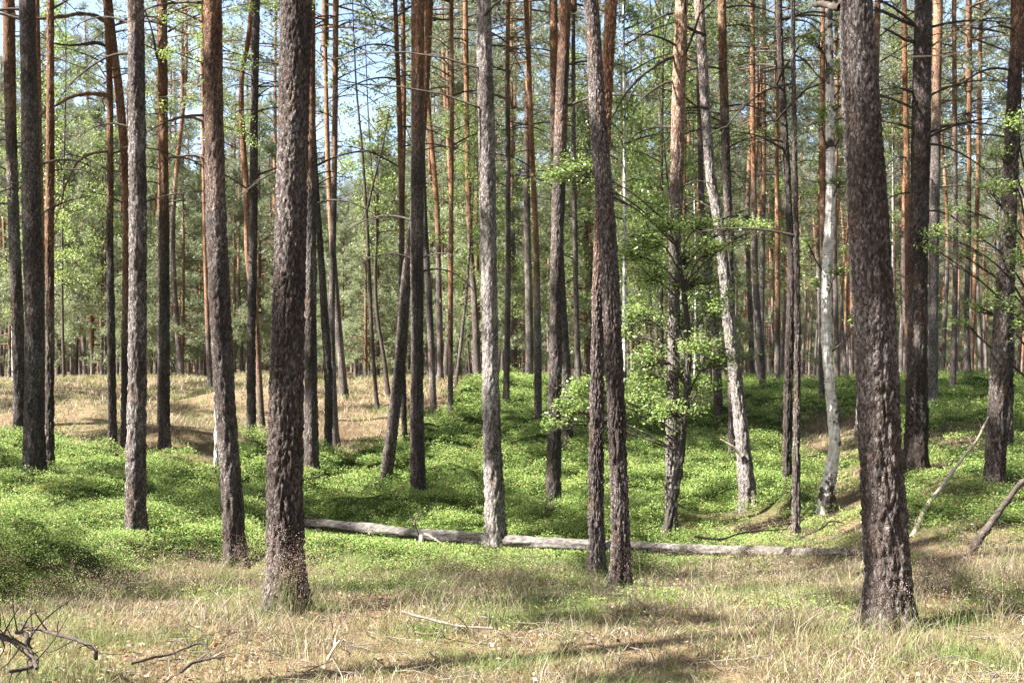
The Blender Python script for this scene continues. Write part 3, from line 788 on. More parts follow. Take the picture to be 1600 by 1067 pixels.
T(P_, (653, 806), [(653, 780, 24), (652, 660, 22), (652, 533, 20), (652, 350, 20), (653, 150, 20), (653, 0, 20)], 260,
  'upright dark pine crossed by the strongly leaning pine', seed=24, nbr=4, brange=(4, 8))
T(P_, (634, 704), [(632, 660, 9), (629, 560, 9), (628, 450, 9), (627, 300, 9), (624, 180, 8), (620, 80, 7), (617, 0, 7)], 420,
  'thin brown pine rising behind the base of the strongly leaning pine', seed=25, nbr=8, brange=(6, 12))
T(P_, (629, 655), [(629, 560, 6), (630, 300, 6), (631, 150, 8), (629, 0, 7)], 500, 'thin pale stem twined with the thin brown pine left of the upright dark pine', seed=26, Yd=32, nbr=3, brange=(7, 12))
T(P_, (678, 651), [(677, 630, 11), (672, 500, 10), (664, 350, 9), (659, 200, 8), (654, 60, 8)], 300,
  'brown pine on the slope just right of the upright dark pine', seed=27, nbr=3, brange=(6, 12))
T(P_, (689, 600), [(688, 580, 10), (686, 450, 9), (683, 330, 8), (675, 230, 8), (668, 150, 7), (664, 0, 7)], 420,
  'slim dark pine at the crest, second to the right of the upright dark pine', seed=28, Yd=45, nbr=4, brange=(8, 15))
T(P_, (704, 674), [(704, 650, 9), (704, 533, 8), (705, 350, 7.5), (706, 180, 7), (705, 0, 6.5)], 600,
  'thin straight tan pine midway between the dark upright and pale grey pines', seed=29, nbr=10, brange=(7, 12))
T(P_, (747, 613), [(746, 595, 12), (743, 500, 10), (736, 400, 9), (732, 300, 9), (729, 150, 8), (727, 0, 8)], 420,
  'reddish pine at the crest just left of the pale grey pine', seed=30, nbr=8, brange=(8, 14))
T(P_, (711, 626), [(714, 590, 5), (722, 520, 5), (728, 470, 4), (732, 420, 3)], -300, 'crooked thin dark stem slanting right on the crest', cat='small tree', seed=31, H=8, crown='leaf', crown_h=3.5)
T(P_, (790, 643), [(791, 620, 11), (793, 500, 9), (794, 300, 8), (793, 100, 7), (794, 0, 7)], 200,
  'narrow dark pine just right of the pale grey pine', seed=32, nbr=8, brange=(6, 12))
T(P_, (842, 679), [(841, 650, 12), (840, 533, 11), (838, 380, 9), (832, 250, 8), (827, 120, 8), (822, 0, 8)], 500,
  'thin tan pine leaning left in front of leafy green behind', seed=33, nbr=6, brange=(6, 11))
T(P_, (863, 822), [(864, 790, 24), (866, 690, 22), (868, 560, 21), (870, 420, 20), (874, 260, 20), (879, 120, 19), (883, 0, 19)], 240,
  'pine with grey lower trunk turning orange above a leafy spray', seed=34, nbr=2, brange=(5, 8))
T(P_, (888, 708), [(887, 690, 19), (885, 600, 17), (880, 520, 15), (874, 400, 14), (868, 250, 13), (866, 100, 13), (865, 0, 13)], 240,
  'second orange-topped pine partly hidden behind the grey-and-orange one', seed=35, nbr=4, brange=(6, 11))
T(P_, (906, 655), [(905, 600, 8), (901, 500, 8), (898, 350, 8), (896, 200, 7), (896, 60, 6)], -100, 'slim dark grey trunk between the orange-topped pine and the orange-red pine', seed=36, Yd=34, nbr=4, brange=(7, 12))
T(P_, (1048, 846), [(1049, 800, 19), (1050, 700, 19), (1052, 560, 19), (1054, 420, 19), (1057, 300, 20), (1059, 180, 20), (1062, 80, 20), (1064, 0, 19)], 400,
  'bright orange-topped pine rising through the leafy young tree', seed=37, nbr=5, brange=(5, 8.5))
T(P_, (1170, 803), [(1169, 780, 29), (1163, 720, 25), (1156, 650, 22), (1148, 580, 20), (1138, 500, 18), (1131, 420, 17), (1122, 345, 16), (1111, 280, 16), (1105, 200, 15), (1099, 100, 15), (1093, 0, 15)], 120,
  'curved pale-barked pine with a white broken branch stub low on its left', seed=38, nbr=7, brange=(4, 9))
T(P_, (1144, 755), [(1144, 730, 13), (1144, 600, 13), (1141, 450, 13), (1138, 330, 13), (1134, 200, 13), (1130, 80, 13), (1129, 0, 13)], 230,
  'upright brown pine overlapped by the curved pale-barked pine', seed=39, nbr=10, brange=(5, 10))
T(P_, (1124, 668), [(1123, 640, 14), (1118, 540, 13), (1106, 440, 11), (1096, 320, 10), (1093, 200, 8), (1092, 60, 8)], 250,
  'dark pine standing on the far bank left of the curved pale-barked pine', seed=40, nbr=6, brange=(7, 12))
T(P_, (1193, 612), [(1191, 590, 11), (1186, 520, 10), (1181, 440, 9), (1179, 330, 8.5), (1177, 200, 8), (1176, 80, 7.5), (1175, 0, 7)], 360,
  'brown pine on the far bank bending left, right of the curved pale-barked pine', seed=41, nbr=12, brange=(7, 14))
T(P_, (1230, 794), [(1230, 760, 14), (1230, 660, 14), (1232, 560, 13), (1236, 440, 12), (1233, 330, 11), (1227, 200, 10), (1221, 100, 10), (1218, 0, 10)], -200,
  'dark thin pine, left one of the close pair beside the white birch', seed=42, nbr=5, brange=(4.5, 9))
T(P_, (1244, 839), [(1244, 800, 13), (1244, 700, 12), (1245, 560, 10), (1244, 420, 9), (1242, 260, 8), (1240, 100, 7), (1240, 0, 6)], -200,
  'straight thin mossy pine, right one of the close pair beside the white birch', seed=43, nbr=4, brange=(3.5, 8), H=15)
T(P_, (1214, 605), [(1214, 590, 9), (1215, 500, 8), (1215, 350, 7), (1214, 200, 6), (1213, 60, 6)], 540, 'thin pale pine on the crest behind the close pair', seed=44, Yd=44, nbr=4, brange=(8, 14))
T('birch_tree', (1290, 803), [(1291, 785, 24), (1297, 740, 20), (1304, 700, 17), (1300, 640, 17), (1295, 590, 17), (1290, 520, 17), (1291, 420, 16), (1296, 320, 15), (1295, 200, 13), (1294, 80, 12), (1293, 0, 12)], 0,
  'white birch with black-flecked papery bark and a crooked foot', cat='birch tree', seed=45, mats=[M_BIRCH], crown='leaf', H=17, nbr=4, brange=(5, 8), orange_z=5.2)
T(P_, (1284, 643), [(1284, 600, 9), (1285, 450, 9), (1286, 300, 9), (1286, 120, 8), (1287, 0, 7)], 420, 'thin orange pine directly behind the white birch', seed=46, nbr=4, brange=(7, 12))
T(P_, (1342, 696), [(1345, 640, 14), (1350, 560, 13), (1358, 400, 12), (1366, 250, 11), (1370, 100, 10)], 560, 'sunlit pale pine foot peeping out left of the broad rough-barked pine', seed=47)
T(P_, (1430, 746), [(1431, 720, 36), (1433, 640, 33), (1434, 560, 31), (1436, 420, 29), (1438, 250, 28), (1440, 100, 27), (1441, 0, 26)], -300,
  'stout dark grey pine with knotty bark and downswept dead limbs at its top', seed=48, nbr=10, brange=(3.5, 6.5))
T(P_, (1457, 649), [(1457, 620, 15), (1458, 533, 16), (1461, 380, 15), (1463, 200, 14), (1465, 0, 14)], 240,
  'brown-orange pine close behind the right side of the stout dark grey pine', seed=49, nbr=8, brange=(5, 10))
T(P_, (1418, 668), [(1418, 600, 8), (1418, 450, 8), (1418, 250, 8), (1415, 100, 8), (1414, 0, 7)], 620, 'thin tan pine just left of the stout dark grey pine', seed=50, Yd=30, nbr=8, brange=(6, 11))
T(P_, (1488, 628), [(1489, 600, 10), (1491, 500, 8), (1492, 350, 7), (1492, 180, 7), (1492, 0, 7)], 260, 'slim brown pine, first to the right of the brown-orange pine', seed=51, nbr=8, brange=(7, 13))
T(P_, (1513, 615), [(1513, 600, 11), (1511, 500, 8), (1513, 350, 7), (1513, 180, 7), (1513, 0, 7)], 380, 'slim pine second to the right of the brown-orange pine, its top orange', seed=52, nbr=8, brange=(7, 13))
T(P_, (1518, 606), [(1518, 560, 7), (1524, 430, 6), (1528, 300, 6), (1530, 150, 6), (1532, 0, 6)], 600, 'thin orange pine slanting right before the dark pine of the right edge', seed=53, Yd=42, nbr=4, brange=(8, 13))
T(P_, (1554, 759), [(1555, 730, 30), (1559, 640, 29), (1564, 560, 29), (1569, 500, 29), (1576, 380, 26), (1583, 240, 23), (1590, 100, 20), (1595, 0, 18)], 200,
  'dark pine near the right edge leaning right, with leafy sprays across it', seed=54, nbr=4, brange=(4, 7))
T(P_, (1575, 706), [(1575, 670, 16), (1576, 560, 16), (1578, 450, 15), (1580, 300, 14)], 150, 'dark trunk in the shade right behind the dark right-edge pine', seed=55)
# thin white birch stem, dead-straight and short
T('birch_tree', (339, 762), [(338, 740, 8), (338, 680, 7), (337, 600, 6), (334, 500, 5), (330, 380, 4)], 0,
  'thin white birch stem mostly hidden behind the reddish-brown tilting pine', cat='birch tree', seed=56, mats=[M_BIRCH], crown='leaf', H=11, crown_h=6.5, orange_z=9.0)
# slender young broadleaf trees on the crest and slope
sap, at = T('young_birch', (590, 641), [(588, 620, 6), (582, 540, 6), (577, 430, 6), (572, 330, 5), (565, 230, 4), (556, 130, 3), (553, 60, 2)], 0,
  'forked thin young birch on the slope with sparse pale green leaves', cat='birch tree', seed=57, crown='none', H=13, mats=[M_TWIG])
fk = MB(); Yk = hit(590, 641); b0 = np.array([(590 - 800) / F * Yk, Yk, 0]); b0[2] = float(zt(b0[0], b0[1]))
tube(fk, spline([wpt(573, 330, Yk) - b0, wpt(585, 280, Yk) - b0, wpt(600, 220, Yk - .3) - b0, wpt(608, 170, Yk - .6) - b0], 10), np.linspace(.045, .012, 10), 6)
put('branch', fk.mesh('branch', [M_TWIG]), sap)
T('young_birch', (608, 628), [(606, 610, 7), (600, 560, 6), (590, 500, 6), (586, 430, 5), (588, 360, 4), (583, 300, 3)], 0,
  'bowed dark young birch right beside the forked one on the slope', cat='birch tree', seed=58, crown='leaf', H=12, crown_h=4.5, mats=[M_TWIG])

# ---------------------------------------------------------------- leafy sprays of the near broadleaf trees
def spray_tree(root, at, h_range, blobs, Y, seed, size=0.045, dens=1.0, jit=0.35):
    """each blob (x, y, rx, ry) is a leafy bough grown from the stem towards that place"""
    rng = R(seed); ox, oy, oz = root.location
    for (px, py, rx, ry) in blobs:
        yy = Y + rng.uniform(-1, 1) * jit * 2
        c = wpt(px, py, yy) - np.array([ox, oy, oz])
        h = np.clip(c[2] - 0.35 - 0.35 * abs(c[0]), *h_range)
        p, r = at(h)
        mid = (p + c) / 2 + np.array([0, 0, 0.12]) + rng.randn(3) * 0.06
        mb = MB(); tube(mb, spline([p, mid, c], 9), np.linspace(0.016, 0.005, 9), 5, 0)
        sx, sz = rx / F * Y, ry / F * Y
        n = int(dens * 8 * (rx * ry) ** 0.62) ; nt_ = max(6, n // 14)
        E = c + rng.randn(nt_, 3) * np.array([sx * .55, sx * .5, sz * .5])
        for e in E:
            m0 = mid + (c - mid) * rng.rand()
            tube(mb, np.array([m0, (m0 + e) / 2 + rng.randn(3) * .03, e]), [0.006, 0.004, 0.002], 3, 0, True, False)
        k = rng.randint(0, nt_, n); s = 1 - 0.6 * rng.rand(n, 1) ** 1.4
        C = c + (E[k] - c) * s + rng.randn(n, 3) * np.array([.055, .055, .030])
        leaves_at(mb, C, rng.randn(n, 3) * np.array([1, 1, 0.45]), size * (0.6 + 0.6 * rng.rand(n)), rng, 1, 0.68, 0.5)
        put('leafy_branch', mb.mesh('leafy_branch', [M_TWIG, M_LEAF]), root)

Yl = hit(1038, 850)
sap, at = T('young_birch', (1038, 852), [(1041, 830, 14), (1048, 800, 13), (1056, 760, 13), (1063, 720, 13), (1068, 660, 12), (1074, 600, 11), (1074, 520, 9), (1066, 440, 7), (1056, 380, 5), (1050, 340, 3)], 0,
  'leaning young birch with patchy white bark and wide bright green leafy boughs', cat='birch tree', seed=59, crown='none', H=4.9, mats=[M_BIRCH], orange_z=-1.5)
spray_tree(sap, at, (1.3, 4.4), [(872, 272, 34, 20), (905, 262, 36, 24), (930, 296, 28, 20), (1005, 375, 42, 28), (1045, 350, 40, 26), (1058, 400, 50, 34), (1100, 350, 40, 20), (1120, 385, 34, 20),
  (1150, 352, 34, 14), (1185, 352, 24, 12), (1015, 430, 48, 32), (1085, 440, 46, 34), (1000, 492, 28, 28), (1058, 500, 50, 34), (1118, 470, 34, 30), (1010, 560, 32, 34), (1060, 580, 50, 32), (1000, 625, 34, 22),
  (1045, 640, 44, 24), (1100, 600, 30, 18), (890, 640, 26, 24), (865, 660, 18, 12), (915, 600, 28, 20), (1010, 590, 30, 20), (1095, 540, 36, 24), (900, 610, 20, 16), (985, 395, 30, 24), (1130, 560, 30, 20), (975, 520, 24, 20)], Yl - 0.2, 71, 0.046, 1.2)
Yr = 15.3
sap, at = T('young_birch', (1616, 760), [(1614, 740, 10), (1611, 600, 9), (1607, 450, 8), (1606, 300, 6), (1604, 150, 5), (1600, 20, 3)], 0,
  'leafy young tree whose boughs reach in over the dark pine at the right edge', cat='birch tree', seed=60, crown='none', H=7.5, mats=[M_TWIG], Yd=Yr)
spray_tree(sap, at, (1.0, 7.0), [(1590, 190, 22, 26), (1570, 150, 20, 14), (1560, 240, 18, 12), (1520, 365, 36, 11), (1470, 362, 26, 12), (1570, 350, 28, 22), (1500, 395, 24, 14), (1590, 400, 20, 26),
  (1540, 290, 22, 11), (1530, 480, 30, 14), (1505, 502, 20, 12), (1572, 470, 28, 18), (1590, 500, 20, 20), (1500, 325, 24, 14), (1580, 290, 18, 20), (1455, 385, 16, 9)], Yr - 0.5, 72, 0.042, 0.6)
# leafy twigs on the white birch
bt = [o for o in bpy.data.objects if o.get('label', '').startswith('white birch with black-flecked')][0]
def atb(h):
    Yb = bt.location[1]; z = bt.location[2] + h; py = HOR + (CAMH - z) * F / Yb
    return np.array([(np.interp(py, [0, 320, 520, 640, 700, 785], [1293, 1296, 1290, 1300, 1304, 1291]) - 800) / F * Yb - bt.location[0], 0, h]), 0.08
spray_tree(bt, atb, (1.5, 7), [(1322, 205, 24, 18), (1286, 175, 18, 20), (1312, 285, 22, 14), (1310, 425, 26, 16), (1335, 500, 20, 9), (1275, 440, 20, 12), (1320, 110, 24, 18), (1270, 60, 26, 18), (1262, 380, 14, 10), (1325, 55, 20, 16)], bt.location[1] - .3, 73, 0.05, 0.7)

# ---------------------------------------------------------------- background pines, individually placed copies
def bg_trunk(seed, H, r):
    rng = R(seed); zs = np.concatenate([np.linspace(-0.4, 1, 5), np.linspace(1.6, H, 26)])
    a = rng.randn(3) * 0.16; x = a[0] * np.sin(zs * .25) + a[1] * np.sin(zs * .5 + 1) * .5; x = x - np.interp(0, zs, x)
    y = a[2] * np.sin(zs * .3)
    y = y - np.interp(0, zs, y)
    rr = r * (1 - 0.62 * np.clip(zs / H, 0, 1)) * (1 + 0.3 * np.exp(-np.maximum(zs, 0) / .25))
    mb = MB(); tube(mb, np.stack([x, y, zs], -1), rr, 10, 0)
    for q in range(9):
        h = rng.uniform(2.5, H * 0.6); L = rng.uniform(.3, 1.3); P = limb_path(rng, L, rng.rand() * 6.28, math.radians(rng.uniform(-5, 30)), .4)
        P = P + [np.interp(h, zs, x), np.interp(h, zs, y), h]
        tube(mb, P, np.linspace(.02, .006, 5), 3, 1)
    return mb.mesh('trunk', [M_BARK, M_TWIG]), (np.interp(H - 7.6, zs, x), np.interp(H - 7.6, zs, y))
BH = [18, 20, 21, 19.5, 17, 22]
BT = [bg_trunk(400 + k, BH[k], 0.13 + 0.012 * (k % 3)) for k in range(6)]
rng = R(77)
placed = []
def spot_ok(x, y, dmin):
    for a, b in placed:
        if (a - x) ** 2 + (b - y) ** 2 < dmin * dmin: return False
    placed.append((x, y)); return True
def copy_tree(src, loc, rz, s, label, group):
    r = src.copy(); COL.objects.link(r); r.location = loc; r.rotation_euler = (0, 0, rz); r.scale = s
    r['label'] = label; r['group'] = group
    for ch in src.children:
        c = ch.copy(); COL.objects.link(c); c.parent = r
        if 'orange_from' in ch.keys(): c['orange_from'] = float(rng.uniform(2.5, 8))
    return r
protos = []
for k in range(6):
    e = bpy.data.objects.new(P_, None); COL.objects.link(e); e['category'] = 'pine tree'
    o = put('trunk', BT[k][0], e); o['orange_from'] = 5.0
    ci = k % 5
    c = put('crown', PC[ci], e, (BT[k][1][0], BT[k][1][1], BH[k] - PCH[ci] * 1.0)); protos.append(e)
GAPS = [(575, 130, 95, 170), (130, 25, 50, 25), (520, 30, 60, 30), (320, 35, 45, 40), (385, 70, 40, 60), (175, 10, 30, 22), (1000, 60, 25, 40), (1245, 170, 26, 60), (900, 340, 20, 60), (1440, 140, 22, 60), (620, 260, 30, 60), (800, 330, 18, 40), (30, 160, 14, 22)]
n_bg = 0
used = set()
tries = 0
while n_bg < 236 and tries < 9000:
    tries += 1
    Y = 43 + 68 * rng.rand() ** 0.75; t_ = rng.uniform(-0.49, 0.49)
    if t_ < -0.05 and Y < 52 and rng.rand() < .6: continue
    X = t_ * Y; k = rng.randint(6)
    s = rng.uniform(0.82, 1.12)
    px = 800 + F * t_
    gap = False
    for gx_, gy_, rx_, ry_ in GAPS:
        zc = CAMH - (gy_ - HOR) / F * Y
        lo, hi = s * (BH[k] - 8.5), s * BH[k]
        if abs(px - gx_) < rx_ * 0.8 and lo < zc + ry_ / F * Y and hi > zc - ry_ / F * Y: gap = True
    if gap and rng.rand() < 0.97: continue
    if not spot_ok(X, Y, 1.7): continue
    z = float(zt(X, Y))
    if px < 480: lab, grp = 'slender pine in the dense stand beyond the sandy slope on the left', 'pines of the dense stand beyond the sandy slope'
    elif px < 900: lab, grp = 'slender pine in the far wood behind the middle of the hollow', 'pines of the far wood behind the hollow'
    elif px < 1250: lab, grp = 'tall thin pine in the far wood behind the leafy young birch and curved pine', 'pines of the far wood right of centre'
    else: lab, grp = 'tall thin pine in the close-set rows beyond the green bank on the right', 'close-set pines beyond the right bank'
    wd = rng.uniform(0.8, 1.15)
    if k not in used:
        used.add(k); e = protos[k]; e.location = (X, Y, z); e.rotation_euler = (0, 0, rng.rand() * 6.28); e.scale = (s * wd, s * wd, s); e['label'] = lab; e['group'] = grp
    else: copy_tree(protos[k], (X, Y, z), rng.rand() * 6.28, (s * wd, s * wd, s), lab, grp)
    n_bg += 1

# young bushy pines and leafy trees in the second storey
def proto(name, tm, cm, ch, cat, om=None, s=(1, 1, 1)):
    e = bpy.data.objects.new(name, None); COL.objects.link(e); e['category'] = cat
    o = put('trunk', tm, e); o['orange_from'] = 30.0 if om is None else om
    c = put('crown', cm, e, (0, 0, ch)); c.scale = s
    return e
def sapling_trunk(seed, H, r, mats):
    rng = R(seed); zs = np.linspace(-0.3, H, 16); x = rng.randn() * .12 * np.sin(zs * .5); x -= np.interp(0, zs, x)
    mb = MB(); tube(mb, np.stack([x, x * .4, zs], -1), r * (1 - .8 * np.clip(zs / H, 0, 1)), 8, 0); return mb.mesh('trunk', mats)
YP = [proto('young_pine', sapling_trunk(500 + k, 8.0, .07, [M_BARK]), YC[k], 0.7 + .5 * k, 'young pine') for k in range(3)]
LP = [proto('young_birch', sapling_trunk(520 + k, 11, .05, [M_TWIG if k < 2 else M_BIRCH]), LC[k], 2.6, 'birch tree', 9.0) for k in range(3)]
def scatter_list(protos_, spots, lab, grp, srange):
    used_ = set()
    for q, (px, Y) in enumerate(spots):
        X = (px - 800) / F * Y; z = float(zt(X, Y)); s = rng.uniform(*srange); k = q % len(protos_)
        if k not in used_:
            used_.add(k); e = protos_[k]; e.location = (X, Y, z); e.rotation_euler.z = rng.rand() * 6.28; e.scale = (s, s, s * rng.uniform(.95, 1.2)); e['label'] = lab; e['group'] = grp
        else: copy_tree(protos_[k], (X, Y, z), rng.rand() * 6.28, (s, s, s * rng.uniform(.95, 1.2)), lab, grp)
ysp = [(px + rng.uniform(-12, 12), rng.uniform(46, 66)) for px in (-30, 20, 60, 105, 135, 160, 225, 240, 290, 310, 345, 375, 415, 440, 500, 545, 560, 585, 612, 640, 690, 715, 735, 765, 810, 850, 905, 925, 990, 1010, 1080, 1110)]
ysp += [(px + rng.uniform(-12, 12), rng.uniform(66, 90)) for px in (0, 40, 120, 180, 230, 300, 350, 420, 470, 520, 570, 600, 660, 700, 750, 800, 870, 940, 1000, 1200, 1420)]
scatter_list(YP, ysp, 'bushy young pine with grey-green needles filling the gaps between the far trunks', 'bushy young pines in the far wood', (0.85, 1.45))
lsp = [(100, 50), (165, 58), (250, 60), (735, 50), (640, 62), (975, 36), (1010, 40), (1035, 38), (1085, 42), (1110, 36), (1000, 46), (900, 44), (825, 48), (1240, 56), (1395, 52), (1560, 60), (760, 46), (20, 52), (1060, 50)]
scatter_list(LP, lsp, 'slender leafy birch with fresh green foliage among the far pines', 'slender leafy birches among the far pines', (0.8, 1.5))

# ---------------------------------------------------------------- the distant wood and the wood around the clearing (uncountable masses)
def instancer(name, pts, objs, label):
    """one object: its points grow copies of a few tree meshes through geometry nodes"""
    me = bpy.data.meshes.new(name); n = len(pts)
    me.vertices.add(n); me.vertices.foreach_set('co', np.array([p[:3] for p in pts], np.float32).ravel())
    a = me.attributes.new('spin', 'FLOAT', 'POINT'); a.data.foreach_set('value', np.array([p[3] for p in pts], np.float32))
    a = me.attributes.new('size', 'FLOAT', 'POINT'); a.data.foreach_set('value', np.array([p[4] for p in pts], np.float32))
    a = me.attributes.new('pick', 'INT', 'POINT'); a.data.foreach_set('value', np.array([p[5] for p in pts], np.int32))
    ob = put(name, me, kind='stuff', label=label)
    ng = bpy.data.node_groups.new(name, 'GeometryNodeTree')
    ng.interface.new_socket('Geometry', in_out='INPUT', socket_type='NodeSocketGeometry')
    ng.interface.new_socket('Geometry', in_out='OUTPUT', socket_type='NodeSocketGeometry')
    gi = ng.nodes.new('NodeGroupInput'); go = ng.nodes.new('NodeGroupOutput'); jn = ng.nodes.new('GeometryNodeJoinGeometry')
    def attr(nm, ty):
        q = ng.nodes.new('GeometryNodeInputNamedAttribute'); q.data_type = ty; q.inputs[0].default_value = nm; return q.outputs[0]
    pk = attr('pick', 'INT'); sz = attr('size', 'FLOAT'); spn = attr('spin', 'FLOAT')
    cb = ng.nodes.new('ShaderNodeCombineXYZ'); ng.links.new(spn, cb.inputs[2])
    for k, parts in enumerate(objs):
        cmp = ng.nodes.new('FunctionNodeCompare'); cmp.data_type = 'INT'; cmp.operation = 'EQUAL'
        ng.links.new(pk, cmp.inputs[2]); cmp.inputs[3].default_value = k
        for o, off in parts:
            oi = ng.nodes.new('GeometryNodeObjectInfo'); oi.inputs[0].default_value = o; oi.transform_space = 'ORIGINAL'
            tf = ng.nodes.new('GeometryNodeTransform'); tf.inputs['Translation'].default_value = off
            ng.links.new(oi.outputs['Geometry'], tf.inputs[0])
            ip = ng.nodes.new('GeometryNodeInstanceOnPoints')
            ng.links.new(gi.outputs[0], ip.inputs['Points']); ng.links.new(cmp.outputs[0], ip.inputs['Selection'])
            ng.links.new(tf.outputs[0], ip.inputs['Instance']); ng.links.new(cb.outputs[0], ip.inputs['Rotation'])
            vs = ng.nodes.new('ShaderNodeCombineXYZ')
            for q in range(3): ng.links.new(sz, vs.inputs[q])
            ng.links.new(vs.outputs[0], ip.inputs['Scale'])
            ng.links.new(ip.outputs[0], jn.inputs[0])
    ng.links.new(jn.outputs[0], go.inputs[0])
    md = ob.modifiers.new('wood', 'NODES'); md.node_group = ng
    return ob

def parts_of(e): return [(c, tuple(c.location)) for c in e.children]
objs = [parts_of(p) for p in protos] + [parts_of(p) for p in YP]
sh_tr = [o for o in bpy.data.objects if o.type == 'MESH' and o.data in SC]
objs += [[(protos[k].children[0] if protos[k].children[0].name.startswith('trunk') else protos[k].children[1], (0, 0, 0)), ([o for o in sh_tr if o.data == SC[k % 5]][0], tuple([c for c in protos[k].children if c.name.startswith('crown')][0].location))] for k in range(5)]
rng = R(91)
pts = []
for q in range(1900):
    Y = math.sqrt(rng.uniform(108 ** 2, 250 ** 2)); t_ = rng.uniform(-0.52, 0.52); X = t_ * Y
    pick = rng.randint(6) if rng.rand() < 0.72 else 6 + rng.randint(3)
    pts.append((X, Y, float(zt(X, Y)), rng.rand() * 6.28, rng.uniform(.85, 1.15) * (1.2 if pick > 5 else 1), pick))
instancer('far_forest', pts, objs, 'distant mass of pine trunks and crowns closing off the view')
# the wood to the left, right and behind, outside the frame: it shades the clearing
pts = []
rng = R(int(93))
tr = 0; got = []
while len(got) < 54 and tr < 9000:      # the sunny side, left of the view
    tr += 1
    X = rng.uniform(-36, 0); Y = rng.uniform(-12, 42)
    if Y > 1 and abs(X) < 0.52 * Y + 1.0: continue
    if abs(X) < 3.5 and Y > -8: continue
    if Y < 4.5 and X > -24 and rng.rand() < 0.45: continue
    if any((a - X) ** 2 + (b - Y) ** 2 < 3.0 ** 2 for a, b in got): continue
    got.append((X, Y)); pts.append((X, Y, float(zt(X, Y)), rng.rand() * 6.28, rng.uniform(.85, 1.1), 9 + rng.randint(5)))
for tx, ty in ((1130, 880), (560, 820)):   # crowns that shade parts of the foreground
    Yt = hit(tx, ty); X = (tx - 800) / F * Yt - 12.6; Y = Yt - 4.0
    if abs(X) > 0.52 * max(Y, 0) + 1: got.append((X, Y)); pts.append((X, Y, float(zt(X, Y)), rng.rand() * 6.28, 1.0, 9 + rng.randint(5)))
while len(got) < 190 and tr < 20000:    # the shady side: right of the view and behind it
    tr += 1
    X = rng.uniform(-30, 45); Y = rng.uniform(-40, 60)
    if Y > 0 and (X < 0.52 * Y + 2.0): continue
    clear = Y < 0 or X > 0.52 * Y + 5.5
    if Y <= 0 and (X < 2.5 and Y > -9 - 0.3 * abs(X)): continue
    if any((a - X) ** 2 + (b - Y) ** 2 < 2.7 ** 2 for a, b in got): continue
    yng = clear and rng.rand() < 0.45 and not (Y < 0 and Y > -14 and abs(X) < 14)
    got.append((X, Y)); pts.append((X, Y, float(zt(X, Y)), rng.rand() * 6.28, rng.uniform(.9, 1.15) * (1.3 if yng else 1), 6 + rng.randint(3) if yng else rng.randint(6)))
instancer('surrounding_forest', pts, objs, 'pines of the surrounding wood just outside the view')

# ---------------------------------------------------------------- fallen log and dead wood
def on_ground(px, py, up=0.0):
    Y = hit(px, py); p = wpt(px, py, Y); p[2] = float(zt(p[0], p[1])) + up; return p
log_px = [(468, 826, 8), (510, 828, 9), (545, 834, 11), (575, 838, 12), (620, 843, 12), (680, 848, 12), (740, 853, 12), (800, 857, 12), (860, 860, 12), (930, 863, 11), (1000, 865, 11), (1080, 868, 10), (1160, 870, 10), (1240, 872, 10), (1310, 876, 11), (1368, 880, 11)]
P = []; rr = []
for px, py, hw in log_px:
    Y = hit(px, py); p = wpt(px, py, Y); r = 0.74 * hw / F * Y; p[2] += r * 1.25 + 0.05; P.append(p); rr.append(r)
P = np.array(P); P[:, 1] = np.convolve(np.pad(P[:, 1], 2, mode='edge'), np.ones(5) / 5, 'valid')
P[:, 0] = [(q[0] - 800) / F * y for q, y in zip(log_px, P[:, 1])]
P[:, 2] = [CAMH - (q[1] - HOR) / F * y + r * 1.2 + 0.01 for q, y, r in zip(log_px, P[:, 1], rr)]
P[:, 2] = np.maximum(P[:, 2], zt(P[:, 0], P[:, 1]) + np.array(rr) * 0.45)
S = spline(P, 150); o0 = S[75].copy()
rad_ = np.interp(np.linspace(0, 1, 150), np.linspace(0, 1, len(rr)), rr)
mb = MB(); seg = 24; th = np.arange(seg) / seg * 2 * np.pi
Tn = unit(np.gradient(S, axis=0)); A = unit(np.cross(Tn, [0, 0, 1])); B = np.cross(A, Tn)
nz = vnoise(np.arange(150)[:, None] * 0.45, th[None] * 4 + np.zeros((150, 1)), 8) - .5
nz2 = vnoise(np.arange(150)[:, None] * 0.1 + 0 * th[None], th[None] * 1.2 + np.zeros((150, 1)), 19) - .5
RRg = rad_[:, None] * (1 + 0.34 * nz + 0.45 * nz2 + 0.07 * np.sin(th[None] * 9 + nz * 4))
V = S[:, None] + RRg[..., None] * (A[:, None] * np.cos(th)[None, :, None] + B[:, None] * np.sin(th)[None, :, None]) - o0
i = np.arange(149)[:, None] * seg; j = np.arange(seg)[None]; k = (j + 1) % seg
mb.add(V.reshape(-1, 3), np.stack([i + j, i + k, i + k + seg, i + j + seg], -1).reshape(-1, 4), 0, True)
mb.add(np.concatenate([V[-1], [V[-1].mean(0)]]), [[a, (a + 1) % seg, seg] for a in range(seg)], 0, False)
mb.add(np.concatenate([V[0], [V[0].mean(0)]]), [[(a + 1) % seg, a, seg] for a in range(seg)], 0, False)
log = put('fallen_log', mb.mesh('fallen_log', [M_LOG]), None, tuple(o0), label='long weathered grey pine log lying across the hollow', category='log')
